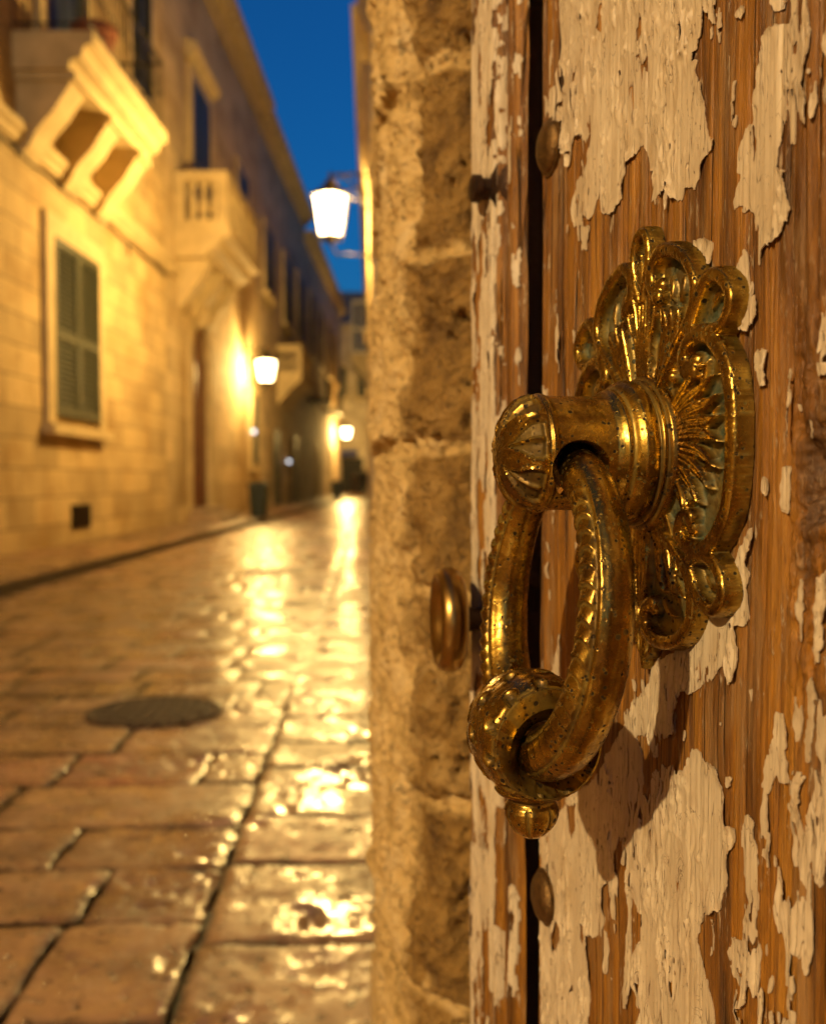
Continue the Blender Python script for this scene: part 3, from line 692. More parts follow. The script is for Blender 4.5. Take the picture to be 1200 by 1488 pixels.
# ================================================================== DOOR POST
p0, p1 = at(690, 744, .742), at(751, 744, .668)
p0[2] = p1[2] = 0
FU = (p1-p0); FL = np.linalg.norm(FU); FU /= FL; FN = np.cross(FU, B_)
if FN @ (CAM-p0) < 0: FN = -FN
post = thing('door_frame', 'moulded timber door post with flaking cream paint between stone jamb and door', 'door frame', mat=frame_matrix(p0, FU, B_, FN))
FP = lambda u, z, t: p0 + np.asarray(u)[..., None]*FU + np.asarray(z)[..., None]*B_ + np.asarray(t)[..., None]*FN
def post_t(u, z):
    x = u/FL
    t = .004*sstep(0, .06, x) - .010*np.exp(-((x-.60)/.028)**2) - .006*sstep(.66, .74, x)+.003*sstep(.74, .80, x) - .008*sstep(.90, 1.0, x) - .004*np.exp(-((x-.73)/.02)**2)
    return t + .0006*fbm(u/.002, z/.14, 103, 3) + .0011*fbm(u/.008, z/.10, 109, 3)*(.4+x)
uu = np.linspace(0, FL, 130); zz = np.unique(np.concatenate([np.linspace(.01, .64, 14), np.arange(.64, 1.56, .0016), np.linspace(1.56, 2.44, 14)]))
U, Z = np.meshgrid(uu, zz, indexing='ij'); Tt = post_t(U, Z)
nu, nv = U.shape; ids = np.arange(nu*nv).reshape(nu, nv)
loop = np.concatenate([ids[:, 0], ids[-1, 1:], ids[::-1, -1][1:], ids[0, ::-1][1:-1]])
back = FP(U.ravel()[loop], Z.ravel()[loop], np.zeros(len(loop))) + V3(.0062, .050, 0)
side = np.stack([loop, np.roll(loop, -1), np.roll(np.arange(len(loop)), -1)+nu*nv, np.arange(len(loop))+nu*nv], 1)[:, ::-1]
npmesh('post', np.concatenate([FP(U, Z, Tt).reshape(-1, 3), back]), np.concatenate([gridfaces(nu, nv), side]), WOOD, post, {'rot': np.zeros(nu*nv+len(loop))}, True, 60)
us = np.arange(.001, FL-.003, .0008); vs = np.arange(.64, 1.56, .0009)
U, W = np.meshgrid(us, vs, indexing='ij'); x = U/FL
keep = .20 - .55*sstep(.55, .80, x) + .10*sstep(.8, 1., x)
f = (fbm(U/.009, W/.045, 121, 5, .62)*1.35 + keep)*.006
f = np.minimum(f, (np.abs(fbm(U/.006, W/.09, 122, 3))-.05*sstep(.0, .3, fbm(U/.03, W/.05, 123, 2)))*.02)
f += .0006*fbm(U/.002, W/.006, 124, 3)
peel('flaking_paint', us, vs, f, post_t, lambda a, b, t: FP(a, b, t), post, .0007, .0014, 7, 1.)
# small iron pin plate on the post
dome = MB(); Pp = at(722, 276, .700); Xn = np.cross(B_, N_)
dome.lathe([(.0005, .007), (.010, .006), (.019, .002), (.0225, -.002), (.020, -.008)][::-1], 32, Pp, A_, B_, N_).build('pin_plate', RUST, post, True, 40)
MB().lathe([(.0075, -.004), (.0075, .012), (.0095, .0125), (.0095, .018), (.0060, .0195), (.0005, .0198)], 20, Pp, A_, B_, N_).build('pin', RUST, post, True, 40)

# ---- round brass pull on the far side of the post
KP = at(654, 900, .715); kn = V3(-.996, -.09, 0); kx = np.cross(B_, kn)
pull = thing('door_pull', 'round dished brass pull knob on a dark stem beside the stone jamb', 'door pull', mat=frame_matrix(KP, kx, B_, kn))
kp = [(.0005, -.0045), (.014, -.004), (.021, -.001), (.0255, .0050), (.0285, .0092), (.0325, .0105), (.0358, .0085), (.0372, .0035), (.0375, -.001), (.0355, -.0055), (.030, -.0085), (.018, -.0105), (.0085, -.0115), (.0005, -.0116)]
MB().lathe(kp[::-1], 64, KP, kx, B_, kn).build('knob', KNOBM, pull, True, 50)
MB().lathe([(.0125, -.052), (.0125, -.040), (.0085, -.036), (.0080, -.016), (.011, -.0105)], 28, KP, kx, B_, kn).build('stem', RUST, pull, True, 40)

# ================================================================== FACADE FRAMES
def fac(P0, t, sgn):
    t = V3(t[0], t[1], 0); t /= np.linalg.norm(t); y = np.cross(B_, t)
    M = np.eye(4); M[:3, 0], M[:3, 1], M[:3, 2], M[:3, 3] = t, y, B_, P0
    return M, sgn
LF = fac((-5.43, 0, 0), (.033, 1), -1)          # left row: outward is local -y
RF = fac((.004, 0, 0), (-.0118, 1), 1)         # right row: outward is local +y
def fmat(fr, s, z=0):
    M = fr[0].copy(); M[:3, 3] = M[:3, 3] + M[:3, 0]*s + M[:3, 2]*z
    return Matrix(M.tolist())
class FB(MB):
    """shapes in facade terms: s along the street, o out from the wall, z up"""
    def __init__(s, fr): MB.__init__(s, fr[0]); s.g = fr[1]
    def b(s, s0, s1, o0, o1, z0, z1): return s.box(s0, s1, s.g*o0, s.g*o1, z0, z1)
    def prof(s, pts, s0, s1):
        """closed outline in (o,z) swept from s0 to s1"""
        return s.hull2([(s0, s.g*o, z) for o, z in pts], [(s1, s.g*o, z) for o, z in pts])
    def tb(s, pts, r, seg=6): return s.tube([(a, s.g*o, z) for a, o, z in pts], r, seg)
    def lz(s, prof, a, o, seg=10): return s.lathe(prof, seg, (a, s.g*o, 0))

def window(fr, par, s0, s1, z0, z1, mat=None, sur=.16, louvres=True, sill=True):
    """shuttered window: stone surround, two louvred leaves, sill"""
    mat = mat or SHUT
    f = FB(fr); w = sur
    f.b(s0-w, s0, .002, .09, z0-w*.4, z1+w); f.b(s1, s1+w, .002, .09, z0-w*.4, z1+w); f.b(s0, s1, .002, .09, z1, z1+w)
    wn = f.build('window', TRIM, par)
    FB(fr).b(s0, s1, .002, .025, z0, z1).build('pane', DARK, wn)
    mid = (s0+s1)/2
    for a, b in ((s0+.01, mid-.008), (mid+.008, s1-.01)):
        g = FB(fr); st = .09
        for q0, q1 in ((a, a+st), (b-st, b)): g.b(q0, q1, .04, .10, z0+.01, z1-.01)
        zm = z0+(z1-z0)*.46
        for h0, h1 in ((z0+.01, z0+.14), (zm-.06, zm+.06), (z1-.13, z1-.01)): g.b(a+st, b-st, .041, .099, h0, h1)
        if louvres:
            for lo, hi in ((z0+.14, zm-.06), (zm+.06, z1-.13)):
                n = max(4, int((hi-lo)/.075)); dz = (hi-lo)/n
                for k in range(n):
                    zc = lo+dz*(k+.5)
                    g.prof([(.048, zc+dz*.36), (.058, zc+dz*.42), (.094, zc-dz*.34), (.084, zc-dz*.42)], a+st, b-st)
        else: g.b(a+st, b-st, .05, .07, z0+.14, z1-.13)
        g.build('shutter', mat, wn)
    if sill:
        FB(fr).b(s0-w-.08, s1+w+.08, .003, .20, z0-w*.4-.16, z0-w*.4-.002).build('sill', TRIM, wn)
    return wn
def cornice(fr, par, s0, s1, z, d=.5, blocks=True):
    f = FB(fr)
    f.prof([(.003, z-.55), (.10, z-.55), (.14, z-.40), (.30, z-.32), (.34, z-.18), (d, z-.12), (d+.04, z), (.003, z)], s0, s1)
    if blocks:
        k = s0+.3
        while k < s1-.3: f.b(k, k+.22, .10, d-.06, z-.32, z-.13); k += .62
    return f.build('cornice', TRIM, par)
def corbel(f, s0, s1, z, d, h):
    pts = [(.003, z), (d, z), (d, z-.14)] + [(d*(1-.12-.88*t)+.03*math.sin(t*PI*3), z-.14-(h-.14)*(t**.75)) for t in np.linspace(.12, 1, 9)] + [(.003, z-h)]
    f.prof(pts, s0, s1)

def house(name, label, fr, s0, s1, h, mat, depth=9., group=None):
    t = thing(name, label, 'house', mat=fmat(fr, (s0+s1)/2), group=group)
    FB(fr).b(s0, s1, -depth, 0, -.05, h).build('wall', mat, t)
    return t

# ---------------- left row
GA_ = 'houses along the left side of the street'
hA = house('stone_house', 'lamp lit golden limestone house with closed green shutters and an iron railed balcony', LF, -16, 21.9, 14.0, STONE_A, group=GA_)
FB(LF).prof([(.003, 5.66), (.06, 5.66), (.10, 5.76), (.16, 5.80), (.16, 5.90), (.003, 5.96)], -16, 21.9).build('string_course', TRIM, hA)
cornice(LF, hA, -16, 21.9, 13.95, .5, False)
f = FB(LF); f.tb([(a, .05, 5.56-.05*math.sin(a*2.1)**2) for a in np.linspace(8, 21.9, 40)], .022); f.tb([(19.0, .05, 5.5), (19.0, .05, 5.3)], .02); f.build('cable', IRON, hA)
window(LF, hA, 15.02, 17.10, 2.05, 4.72, SHUT, .30)
FB(LF).b(15.86, 16.72, .002, .03, .32, .70).build('cellar_grate', IRON, hA)
f = FB(LF)
for k in range(6): f.b(15.93+k*.14, 15.97+k*.14, .03, .05, .33, .69)
f.build('grate_bars', RUST, hA)
window(LF, hA, 9.3, 11.2, 2.1, 4.75, SHUT, .28)
# balcony with corbels and iron railing
BS0, BS1, BD = 13.75, 17.75, 1.05
f = FB(LF)
f.prof([(.003, 6.62), (BD-.30, 6.62), (BD-.26, 6.74), (BD-.12, 6.78), (BD-.08, 6.92), (BD+.04, 6.96), (BD+.04, 7.12), (.003, 7.12)], BS0, BS1)
bal = f.build('balcony', TRIM, hA)
for k in (BS0+.12, (BS0+BS1)/2-.28, BS1-.70):
    f = FB(LF); corbel(f, k, k+.56, 6.62, BD-.30, 1.15); f.b(k-.06, k+.62, .003, BD-.22, 6.50, 6.615); f.build('corbel', TRIM, bal)
f = FB(LF); zt = 8.3
for a, o, b, p in ((BS0+.05, 0, BS0+.05, BD-.03), (BS0+.05, BD-.03, BS1-.05, BD-.03), (BS1-.05, 0, BS1-.05, BD-.03)):
    for z, r in ((zt, .028), (7.24, .016), (7.78, .012)): f.tb([(a, o, z), (b, p, z)], r)
    L = math.hypot(b-a, p-o); n = int(L/.17)
    for k in range(n+1):
        x, y = a+(b-a)*k/n, o+(p-o)*k/n; f.tb([(x, y, 7.12), (x, y, zt)], .011, 5)
f.build('iron_railing', IRON, bal)
f = FB(LF); f.b(14.5, 14.78, .002, .12, 7.13, 10.3); f.b(16.55, 16.83, .002, .12, 7.13, 10.3); f.b(14.5, 16.83, .002, .14, 10.302, 10.6)
bd = f.build('balcony_door', TRIM, hA)
FB(LF).b(14.79, 16.54, .002, .04, 7.13, 10.29).build('dark_leaf', SHUTD, bd)
pot = MB(LF[0]); pot.lathe([(.17, 7.125), (.20, 7.15), (.30, 7.72), (.34, 7.74), (.34, 7.86), (.29, 7.86), (.26, 7.70), (.0005, 7.68)], 24, (15.35, -.60, 0))
pt = pot.build('flower_pot', TERRA, None, True, 40)
setp(pt, 'large terracotta pot standing behind the iron balcony railing', 'flower pot')
# a dark strip of upper windows
window(LF, hA, 19.2, 20.6, 8.6, 11.0, SHUTD, .22)

hB = house('stone_house', 'pale limestone house with stone balustrade balcony above an arched red door', LF, 21.9, 35.0, 14.0, STONE_B, group=GA_)
cornice(LF, hB, 21.9, 35.0, 14.0, .55)
FB(LF).prof([(.003, 5.62), (.06, 5.62), (.12, 5.74), (.12, 5.84), (.003, 5.9)], 21.9, 22.85).build('string_course', TRIM, hB)
window(LF, hB, 24.35, 26.3, 7.2, 10.75, SHUTD, .24, False, False)
FB(LF).prof([(.003, 11.05), (.12, 11.05), (.30, 11.25), (.30, 11.35), (.003, 11.5)], 23.9, 26.8).build('window_hood', TRIM, hB)
window(LF, hB, 30.6, 32.2, 7.6, 10.6, SHUTD, .22, False)
# stone balcony
QS0, QS1, QD = 22.75, 26.95, 1.2
f = FB(LF)
f.prof([(.003, 6.10), (QD-.55, 6.10), (QD-.42, 6.28), (QD-.22, 6.34), (QD-.14, 6.52), (QD+.05, 6.58), (QD+.05, 6.78), (.003, 6.78)], QS0, QS1)
bal = f.build('stone_balcony', TRIM, hB)
f = FB(LF)
for a, b, c, d in ((QS0, QS1, QD-.24, QD), (QS0, QS0+.24, .003, QD-.242), (QS1-.24, QS1, .003, QD-.242)):
    f.b(a, b, c, d, 7.80, 8.02); f.b(a, b, c, d, 6.782, 6.92)
for a in (QS0+.002, QS1-.242, (QS0+QS1)/2-.14):
    f.b(a, a+.24, QD-.238, QD-.002, 6.921, 7.799)
for a in (QS0+.002, QS1-.242): f.b(a, a+.236, .004, .22, 6.921, 7.799)
f.build('balustrade_rail', TRIM, bal)
bp = [(.10, 6.92), (.10, 6.98), (.06, 7.02), (.11, 7.18), (.10, 7.30), (.055, 7.50), (.05, 7.62), (.085, 7.70), (.10, 7.74), (.10, 7.80)]
spots = [(QS0+.12, .22+.24*k) for k in (.75, 1.75, 2.75)] + [(QS1-.12, .22+.24*k) for k in (.75, 1.75, 2.75)]
spots += [(QS0+.24+.28*k, QD-.12) for k in (.75, 1.75, 2.75, 3.75, 4.75, 5.75)] + [((QS0+QS1)/2+.10+.28*k, QD-.12) for k in (.75, 1.75, 2.75, 3.75, 4.75, 5.75)]
for a, o in spots: FB(LF).lz(bp, a, o, 10).build('baluster', TRIM, bal, True)
for k in (QS0+.25, (QS0+QS1)/2-.3, QS1-.85):
    f = FB(LF); corbel(f, k, k+.6, 6.098, QD-.5, 1.15); f.build('corbel', TRIM, bal)
# arched portal
f = FB(LF); a0, a1, zs = 24.25, 25.75, 4.05; rc, mid = (a1-a0)/2, (a0+a1)/2
f.b(a0-.36, a0, .003, .06, .13, zs); f.b(a1, a1+.36, .003, .20, .13, zs); f.b(a1+.36, a1+.95, .003, .10, .13, 4.6)
for k in range(12):
    t0, t1 = PI-PI*k/12, PI-PI*(k+1)/12
    q = lambda t, r: (mid+r*math.cos(t), zs+r*math.sin(t))
    P = [q(t0, rc), q(t1, rc), q(t1, rc+.36), q(t0, rc+.36)]; dd = .06 if k < 6 else .20
    f.hull2([(s, f.g*.003, z) for s, z in P], [(s, f.g*dd, z) for s, z in P])
f.b(mid-.2, mid+.2, .02, .30, zs+rc+.02, zs+rc+.55)
por = f.build('portal', TRIM, hB)
f = FB(LF); f.b(a0, a1, .003, .05, .42, zs)
P = [(mid+rc*math.cos(t), zs+rc*math.sin(t)) for t in np.linspace(0, PI, 17)]
f.hull2([(s, f.g*.004, z) for s, z in P], [(s, f.g*.03, z) for s, z in P])
for a in (a0+.12, mid+.06):
    for z0, z1 in ((.6, 1.5), (1.65, 2.7), (2.85, 3.9)): f.b(a, a+rc-.18, .05, .075, z0, z1)
f.build('red_door', REDD, por)
f = FB(LF); f.b(a0-.5, a1+.9, .003, .75, .10, .25); f.b(a0-.35, a1+.7, .003, .42, .251, .41); f.build('door_steps', KERB, por)
window(LF, hB, 32.9, 33.9, 1.6, 3.9, SHUTD, .2, False)

hC = house('stone_house', 'dim grey limestone house with three dark upper windows and small stone balcony', LF, 35.0, 49.0, 13.9, STONE_C, group=GA_)
cornice(LF, hC, 35.0, 49.0, 13.85, .5)
window(LF, hC, 35.9, 37.9, 7.9, 10.2, SHUTD, .2, False); window(LF, hC, 41.0, 43.2, 7.6, 10.2, SHUTD, .2, False); window(LF, hC, 45.6, 47.4, 7.6, 10.4, SHUTD, .2, False)
f = FB(LF); f.prof([(.003, 4.0), (.5, 4.6), (.85, 4.9), (.95, 5.0), (.95, 5.2), (.003, 5.2)], 39.2, 43.6)
bal = f.build('stone_balcony', TRIM, hC)
f = FB(LF)
for a, b, c, d in ((39.2, 43.6, .75, .95), (39.2, 39.4, .003, .748), (43.4, 43.6, .003, .748)):
    f.b(a, b, c, d, 6.1, 6.35); f.b(a, b, c, d, 5.202, 5.32)
for a in (39.2, 43.4): f.b(a+.002, a+.198, .752, .948, 5.322, 6.098)
f.build('balustrade_rail', TRIM, bal)
for k in range(10): FB(LF).lz([(r, z-1.6) for r, z in bp], 39.65+.4*k, .85, 8).build('baluster', TRIM, bal, True)
for k in range(2): FB(LF).lz([(r, z-1.6) for r, z in bp], 39.3, .22+.3*k, 8).build('baluster', TRIM, bal, True)
f = FB(LF); f.b(38.2, 39.6, .003, .06, .12, 3.0); f.build('doorway', SHUTD, hC)
f = FB(LF); f.b(44.4, 45.6, .003, .06, .12, 3.0); f.build('doorway', SHUTD, hC)

hD = house('stone_house', 'farthest house of the left row, shadowed, with dark balconies', LF, 49.0, 72.0, 13.2, STONE_D, group=GA_)
cornice(LF, hD, 49.0, 72.0, 13.2, .5)
for a in (51.0, 56.0, 61.5, 66.5): window(LF, hD, a, a+2.0, 7.6, 10.6, SHUTD, .2, False)
for a in (50.6, 58.0):
    f = FB(LF); f.b(a, a+3.2, .003, .9, 5.0, 5.2)
    for k in range(14): f.b(a+k*.24, a+k*.24+.05, .84, .89, 5.2, 6.2)
    f.b(a, a+3.2, .82, .9, 6.2, 6.28); f.build('iron_balcony', IRON, hD)
for a in (54.5, 63.0): FB(LF).b(a, a+1.5, .003, .05, .12, 3.1).build('doorway', SHUTD, hD)

# ---------------- right row
GR = 'houses along the right side of the street'
hR = thing('doorway_house', 'stone house on the right holding the weathered door and a street lamp bracket', 'house', mat=fmat(RF, 1.0), group=GR)
rw = lambda y: .004-.0118*y
# worn jamb: outline in plan, from the street face round the arris to the post
pts = [(rw(1.62), 1.62), (rw(1.25), 1.25), (rw(1.0), 1.0), (-.001, .945), (.005, .905), (.015, .868), (.026, .842), (.037, .826), (.053, .812), (.075, .803), (.102, .800)]
pl_ = cr(pts, 30); d = np.r_[0, np.cumsum(np.hypot(*np.diff(pl_, axis=0).T))]
ss = np.unique(np.concatenate([np.linspace(0, d[-1]-.30, 40), np.arange(d[-1]-.30, d[-1], .0022)]))
px_, py_ = np.interp(ss, d, pl_[:, 0]), np.interp(ss, d, pl_[:, 1])
tx, ty = np.gradient(px_, ss), np.gradient(py_, ss); L = np.hypot(tx, ty); nx, ny = ty/L, -tx/L
if ny[-5] > 0: nx, ny = -nx, -ny
zz = np.unique(np.concatenate([np.linspace(0, .5, 12), np.arange(.5, 1.72, .0024), np.linspace(1.72, 2.62, 20)]))
SS, ZZ = np.meshgrid(ss, zz, indexing='ij')
rel = SS-(d[-1]-.112)                                 # 0 near the arris
edges = np.array([-.1, .36, .5, .66, .832, 1.005, 1.128, 1.284, 1.442, 1.62, 1.9, 2.2, 2.7])
wob = ZZ+.006*fbm(SS/.03, ZZ/.05, 131, 3)
bi = np.searchsorted(edges, wob)-1
lo, hi = edges[np.clip(bi, 0, 11)], edges[np.clip(bi+1, 1, 12)]
ej = np.minimum(wob-lo, hi-wob)
rnd = _h(bi, bi*0+3, 5)
dsp = (rnd-.5)*.012 + .013*fbm(SS/.035, ZZ/.045, 132, 6, .58) + .007*np.clip(fbm(SS/.010, ZZ/.012, 133, 4, .6), -1, .2)
arr = np.exp(-(rel/.035)**2)
dsp -= arr*.014*sstep(.0, .5, fbm(SS/.05, ZZ/.06, 134, 4))
mort = sstep(.010, .004, ej+.004*fbm(SS/.015, ZZ/.02, 135, 3))
dsp = dsp*(1-.7*mort) + mort*(.004*fbm(SS/.008, ZZ/.008, 136, 3)-.006)
pitm = sstep(.42, .58, fbm(SS/.012, ZZ/.014, 137, 3)); dsp -= .010*pitm
dsp -= .005
tone = sstep(.020, -.020, rel+.034*fbm(SS/.04, ZZ/.06, 138, 5, .65)) * .9  # arris strip paler: weathering plus lamp light painted into the tone
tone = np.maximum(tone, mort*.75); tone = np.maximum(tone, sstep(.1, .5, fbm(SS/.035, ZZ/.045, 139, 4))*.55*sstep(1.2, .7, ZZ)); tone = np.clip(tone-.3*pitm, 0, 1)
Vj = np.stack([px_[:, None]+nx[:, None]*dsp, py_[:, None]+ny[:, None]*dsp, ZZ+0*dsp], -1).reshape(-1, 3)
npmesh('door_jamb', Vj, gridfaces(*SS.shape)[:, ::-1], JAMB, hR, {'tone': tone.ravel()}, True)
f = MB()
f.box(.13, 4.0, 1.15, 1.60, -.05, 2.6); f.box(.10, .13, .83, 1.60, -.05, 2.6)                # core behind the jamb
f.box(.55, 4.0, -.60, .81, -.05, 2.6)                # back of the passage
f.box(.02, 4.0, -14, -.62, -.05, 2.6)                # near side
f.box(.02, 4.0, -14, 1.60, 2.61, 13.5)               # wall above the door
f.add([(rw(1.6), 1.6, -.05), (4, 1.6, -.05), (4, 22, -.05), (rw(22), 22, -.05), (rw(1.6), 1.6, 13.5), (4, 1.6, 13.5), (4, 22, 13.5), (rw(22), 22, 13.5)],
      [(0, 1, 2, 3), (7, 6, 5, 4), (0, 4, 5, 1), (1, 5, 6, 2), (2, 6, 7, 3), (3, 7, 4, 0)])
f.build('wall', STONE_B, hR)
f = FB(RF); f.b(17.75, 18.5, .003, .07, .1, 6.42); f.build('pilaster', TRIM, hR)
f = FB(RF); f.prof([(.003, 6.44), (.08, 6.50), (.15, 6.80), (.20, 7.25), (.20, 8.40), (.003, 8.40)], 17.7, 19.6); f.build('balcony_end', TRIM, hR)
FB(RF).b(19.7, 21.2, .003, .12, 8.2, 9.2).build('shutter', SHUTD, hR)
f = FB(RF); f.prof([(.003, 9.1), (.12, 9.15), (.20, 9.4), (.26, 9.7), (.26, 10.4), (.003, 10.4)], 18.2, 20.4); f.build('stone_hood', TRIM, hR)
h2 = house('corner_house', 'far right house with white enclosed timber balcony over the lane', RF, 22, 70, 11.5, STONE_B, 6., GR)
f = FB(RF); f.prof([(.003, 4.9), (.35, 5.5), (.70, 5.95), (.86, 6.15), (.86, 6.5), (.003, 6.5)], 43, 46.5); gal = f.build('enclosed_balcony', TRIM, h2)
f = FB(RF)
for a in (43.05, 44.15, 45.25, 46.35): f.b(a, a+.12, .74, .84, 6.5, 8.75)
for o in (.05, .40): f.b(43.05, 43.15, o, o+.09, 6.5, 8.75)
for z in (6.5, 7.5, 8.65): f.b(43.04, 46.48, .735, .845, z, z+.12); f.b(43.04, 43.16, .003, .734, z, z+.12)
f.build('timber_frame', WHITEF, gal)
FB(RF).b(43.2, 46.3, .01, .72, 6.63, 8.64).build('pane', GLASSD, gal)
window(RF, h2, 27, 28.4, 5.2, 7.4, SHUTD, .18, False); window(RF, h2, 33, 34.4, 1.6, 3.6, SHUTD, .18, False); window(RF, h2, 36, 37.6, 4.4, 6.6, SHUTD, .18, False)
cornice(RF, h2, 22, 70, 11.4, .4, False)

# ---------------- end of the street
hE = thing('end_house', 'dusky three storey house closing the far end of the street', 'house', loc=(-2, 74.2, 0))
f = MB(); f.box(-9, 7, 74, 84, -.05, 12.2); f.build('wall', STONE_D, hE)
f = MB(); f.box(-9.2, 7.2, 73.7, 84, 12.203, 12.6); f.build('cornice', TRIM, hE)
f = MB(); f.box(-8, 6, 75.5, 83, 12.603, 15.2); f.build('roof', ROOFM, hE)
EF = (np.array([[1, 0, 0, 0], [0, 1, 0, 74.], [0, 0, 1, 0], [0, 0, 0, 1.]]), -1)
for a in (-3.6, -1.9): window(EF, hE, a, a+.9, 7.2, 9.4, SHUTD, .15, False)
f = MB(); f.box(-3.1, -1.5, 73.93, 73.998, .1, 2.7); f.build('doorway', DARK, hE)
aw = MB(); aw.hull2([(-3.3, 73.99, 3.3), (-3.3, 72.9, 2.98), (-3.3, 72.9, 2.90), (-3.3, 73.99, 3.22)], [(-1.9, 73.99, 3.3), (-1.9, 72.9, 2.98), (-1.9, 72.9, 2.90), (-1.9, 73.99, 3.22)])
aw = aw.build('awning', BLUEA); setp(aw, 'small blue cloth awning at the far end of the street', 'awning')

# ================================================================== STREET LAMPS
def light(name, par, loc, watts, col, r):
    l = bpy.data.lights.new(name, 'POINT'); l.energy = watts; l.color = col; l.shadow_soft_size = r
    o = bpy.data.objects.new(name, l); COL.objects.link(o); o.parent = par; o.location = loc; return o
GL = 'lit lantern street lamps on wall brackets'
def lamp_proto(mat, label):
    """x away from the wall, z=0 at the middle of the lantern; origin on the wall"""
    t = thing('street_lamp', label, 'street lamp', mat=mat, group=GL)
    W = np.array(mat); AX = .55
    hexa = lambda r, z, n=6: [(AX+r*math.cos(2*PI*(k+.5)/n), r*math.sin(2*PI*(k+.5)/n), z) for k in range(n)]
    MB(W).hull2(hexa(.165, -.25), hexa(.255, .25)).build('lamp_glass', LAMPG, t)
    f = MB(W)
    for a, b in zip(hexa(.172, -.26), hexa(.264, .26)): f.tube([a, b], .011, 6)
    f.hull2(hexa(.185, -.30), hexa(.18, -.262)); f.lathe([(.03, -.36), (.06, -.34), (.08, -.301)], 12, (AX, 0, 0))
    f.build('lantern_frame', IRON, t)
    f = MB(W); f.hull2(hexa(.29, .262), hexa(.28, .29)); f.hull2(hexa(.27, .291), hexa(.09, .42)); f.lathe([(.085, .421), (.095, .46), (.05, .50), (.02, .54), (.03, .57), (.003, .62)], 12, (AX, 0, 0))
    f.build('lamp_cap', IRON, t)
    f = MB(W); f.tube([(0, 0, .56), (.28, 0, .58), (AX, 0, .56)], .022, 8); f.box(-.002, .03, -.07, .07, -.62, .72)
    sc = [(.06+.17*k/14*1.0*math.cos(k*.45+1.2)+.14, 0, .32+.15*(1-k/20)*math.sin(k*.45+1.2)) for k in range(15)]
    f.tube(sc, .014, 6); f.tube([(.03, 0, .10), (.16, 0, .30), (.30, 0, .50), (.42, 0, .555)], .014, 6)
    f.tube([(.02, 0, -.52), (.25, 0, -.50), (.46, 0, -.50), (AX, 0, -.37)], .016, 6)
    f.build('wall_bracket', IRON, t)
    return t
def lamp_mat(fr, s, z):
    M = fr[0]; out = M[:3, 1]*fr[1]; O = M[:3, 3]+M[:3, 0]*s+out*.003+B_*z
    return frame_matrix(O, out, np.cross(B_, out), B_)
WARM = (1., .63, .18)
L1 = lamp_proto(lamp_mat(RF, 17.5, 5.65), 'large glowing lantern on a scrolled bracket, nearest lamp against the blue sky')
def lamp_copy(M, label):
    c = copy_tree(L1); c.matrix_basis = M; c['label'] = label; return c
L2 = lamp_copy(lamp_mat(LF, 31.6, 4.50), 'glowing lantern on the left wall past the arched door, above the tall bin')
L3 = lamp_copy(lamp_mat(LF, 66., 4.15), 'smallest glowing lantern, far down the street near the end house')
L3.scale = (1.5, 1.2, 1.2)
fin = at(775, 1215, .43); ka, kb = duv(910, 1290); ld = D(ka, kb, 0)-fin; ld /= np.linalg.norm(ld)
kt = 9.3; KPOS = fin-ld*kt
ks = float((KPOS-LF[0][:3, 3]) @ LF[0][:3, 0])
L4 = lamp_copy(lamp_mat(LF, ks, KPOS[2]), 'glowing lantern on the golden house wall behind the viewer')
L1.scale = (1.28, 1.28, 1.28)
light('lamp_light', L1, (.55, 0, 0), 2500, WARM, .22)
L2.scale = (1.3, 1.2, 1.2)
light('lamp_light', L2, (.55, 0, 0), 1700, WARM, .18)
light('lamp_light', L3, (.55, 0, 0), 3000, WARM, .30)
light('lamp_light', L4, (.55, 0, 0), 3500, (1., .71, .37), .085)
GW = 'small white globe lights on the left row'
gl = thing('wall_light', 'small white globe light on the wall under the bracket lantern', 'wall light', mat=lamp_mat(LF, 32.6, 2.66), group=GW)
W = np.array(lamp_mat(LF, 32.6, 2.66))
MB(W).lathe([(.001, -.07), (.05, -.05), (.07, 0), (.05, .05), (.001, .07)], 14, (.16, 0, 0)).build('globe', WHITEG, gl, True)
MB(W).tube([(0, 0, -.10), (.08, 0, -.10), (.16, 0, -.075)], .014, 6).build('arm', IRON, gl)
g2 = copy_tree(gl); g2.matrix_basis = lamp_mat(LF, 41.5, 1.85); g2['label'] = 'small white globe light low on the wall farther along the left row'

# ================================================================== STREET THINGS
def bin_at(s, o, label):
    M = fmat(LF, s, .1); P = M @ Vector((0, -o, 0))
    t = thing('litter_bin', label, 'bin', loc=P, group='dark green bins along the left pavement'); W = np.array(world_of(t))
    sq = lambda r, z: [(x*r, y*r, z) for x, y in ((-1, -.8), (-.8, -1), (.8, -1), (1, -.8), (1, .8), (.8, 1), (-.8, 1), (-1, .8))]
    MB(W).hull2(sq(.20, .0), sq(.27, .82)).build('tub', BINM, t)
    MB(W).hull2(sq(.295, .823), sq(.295, .88)).hull2(sq(.25, .881), sq(.16, .95)).build('lid', BINM, t)
    return t
b1 = bin_at(26.9, 1.22, 'tall dark tapered bin on the pavement below the left lantern')
b2 = copy_tree(b1); b2['label'] = 'distant dark bin near the far end of the street'
b2.location = fmat(LF, 53, .1) @ Vector((0, -1.25, 0))
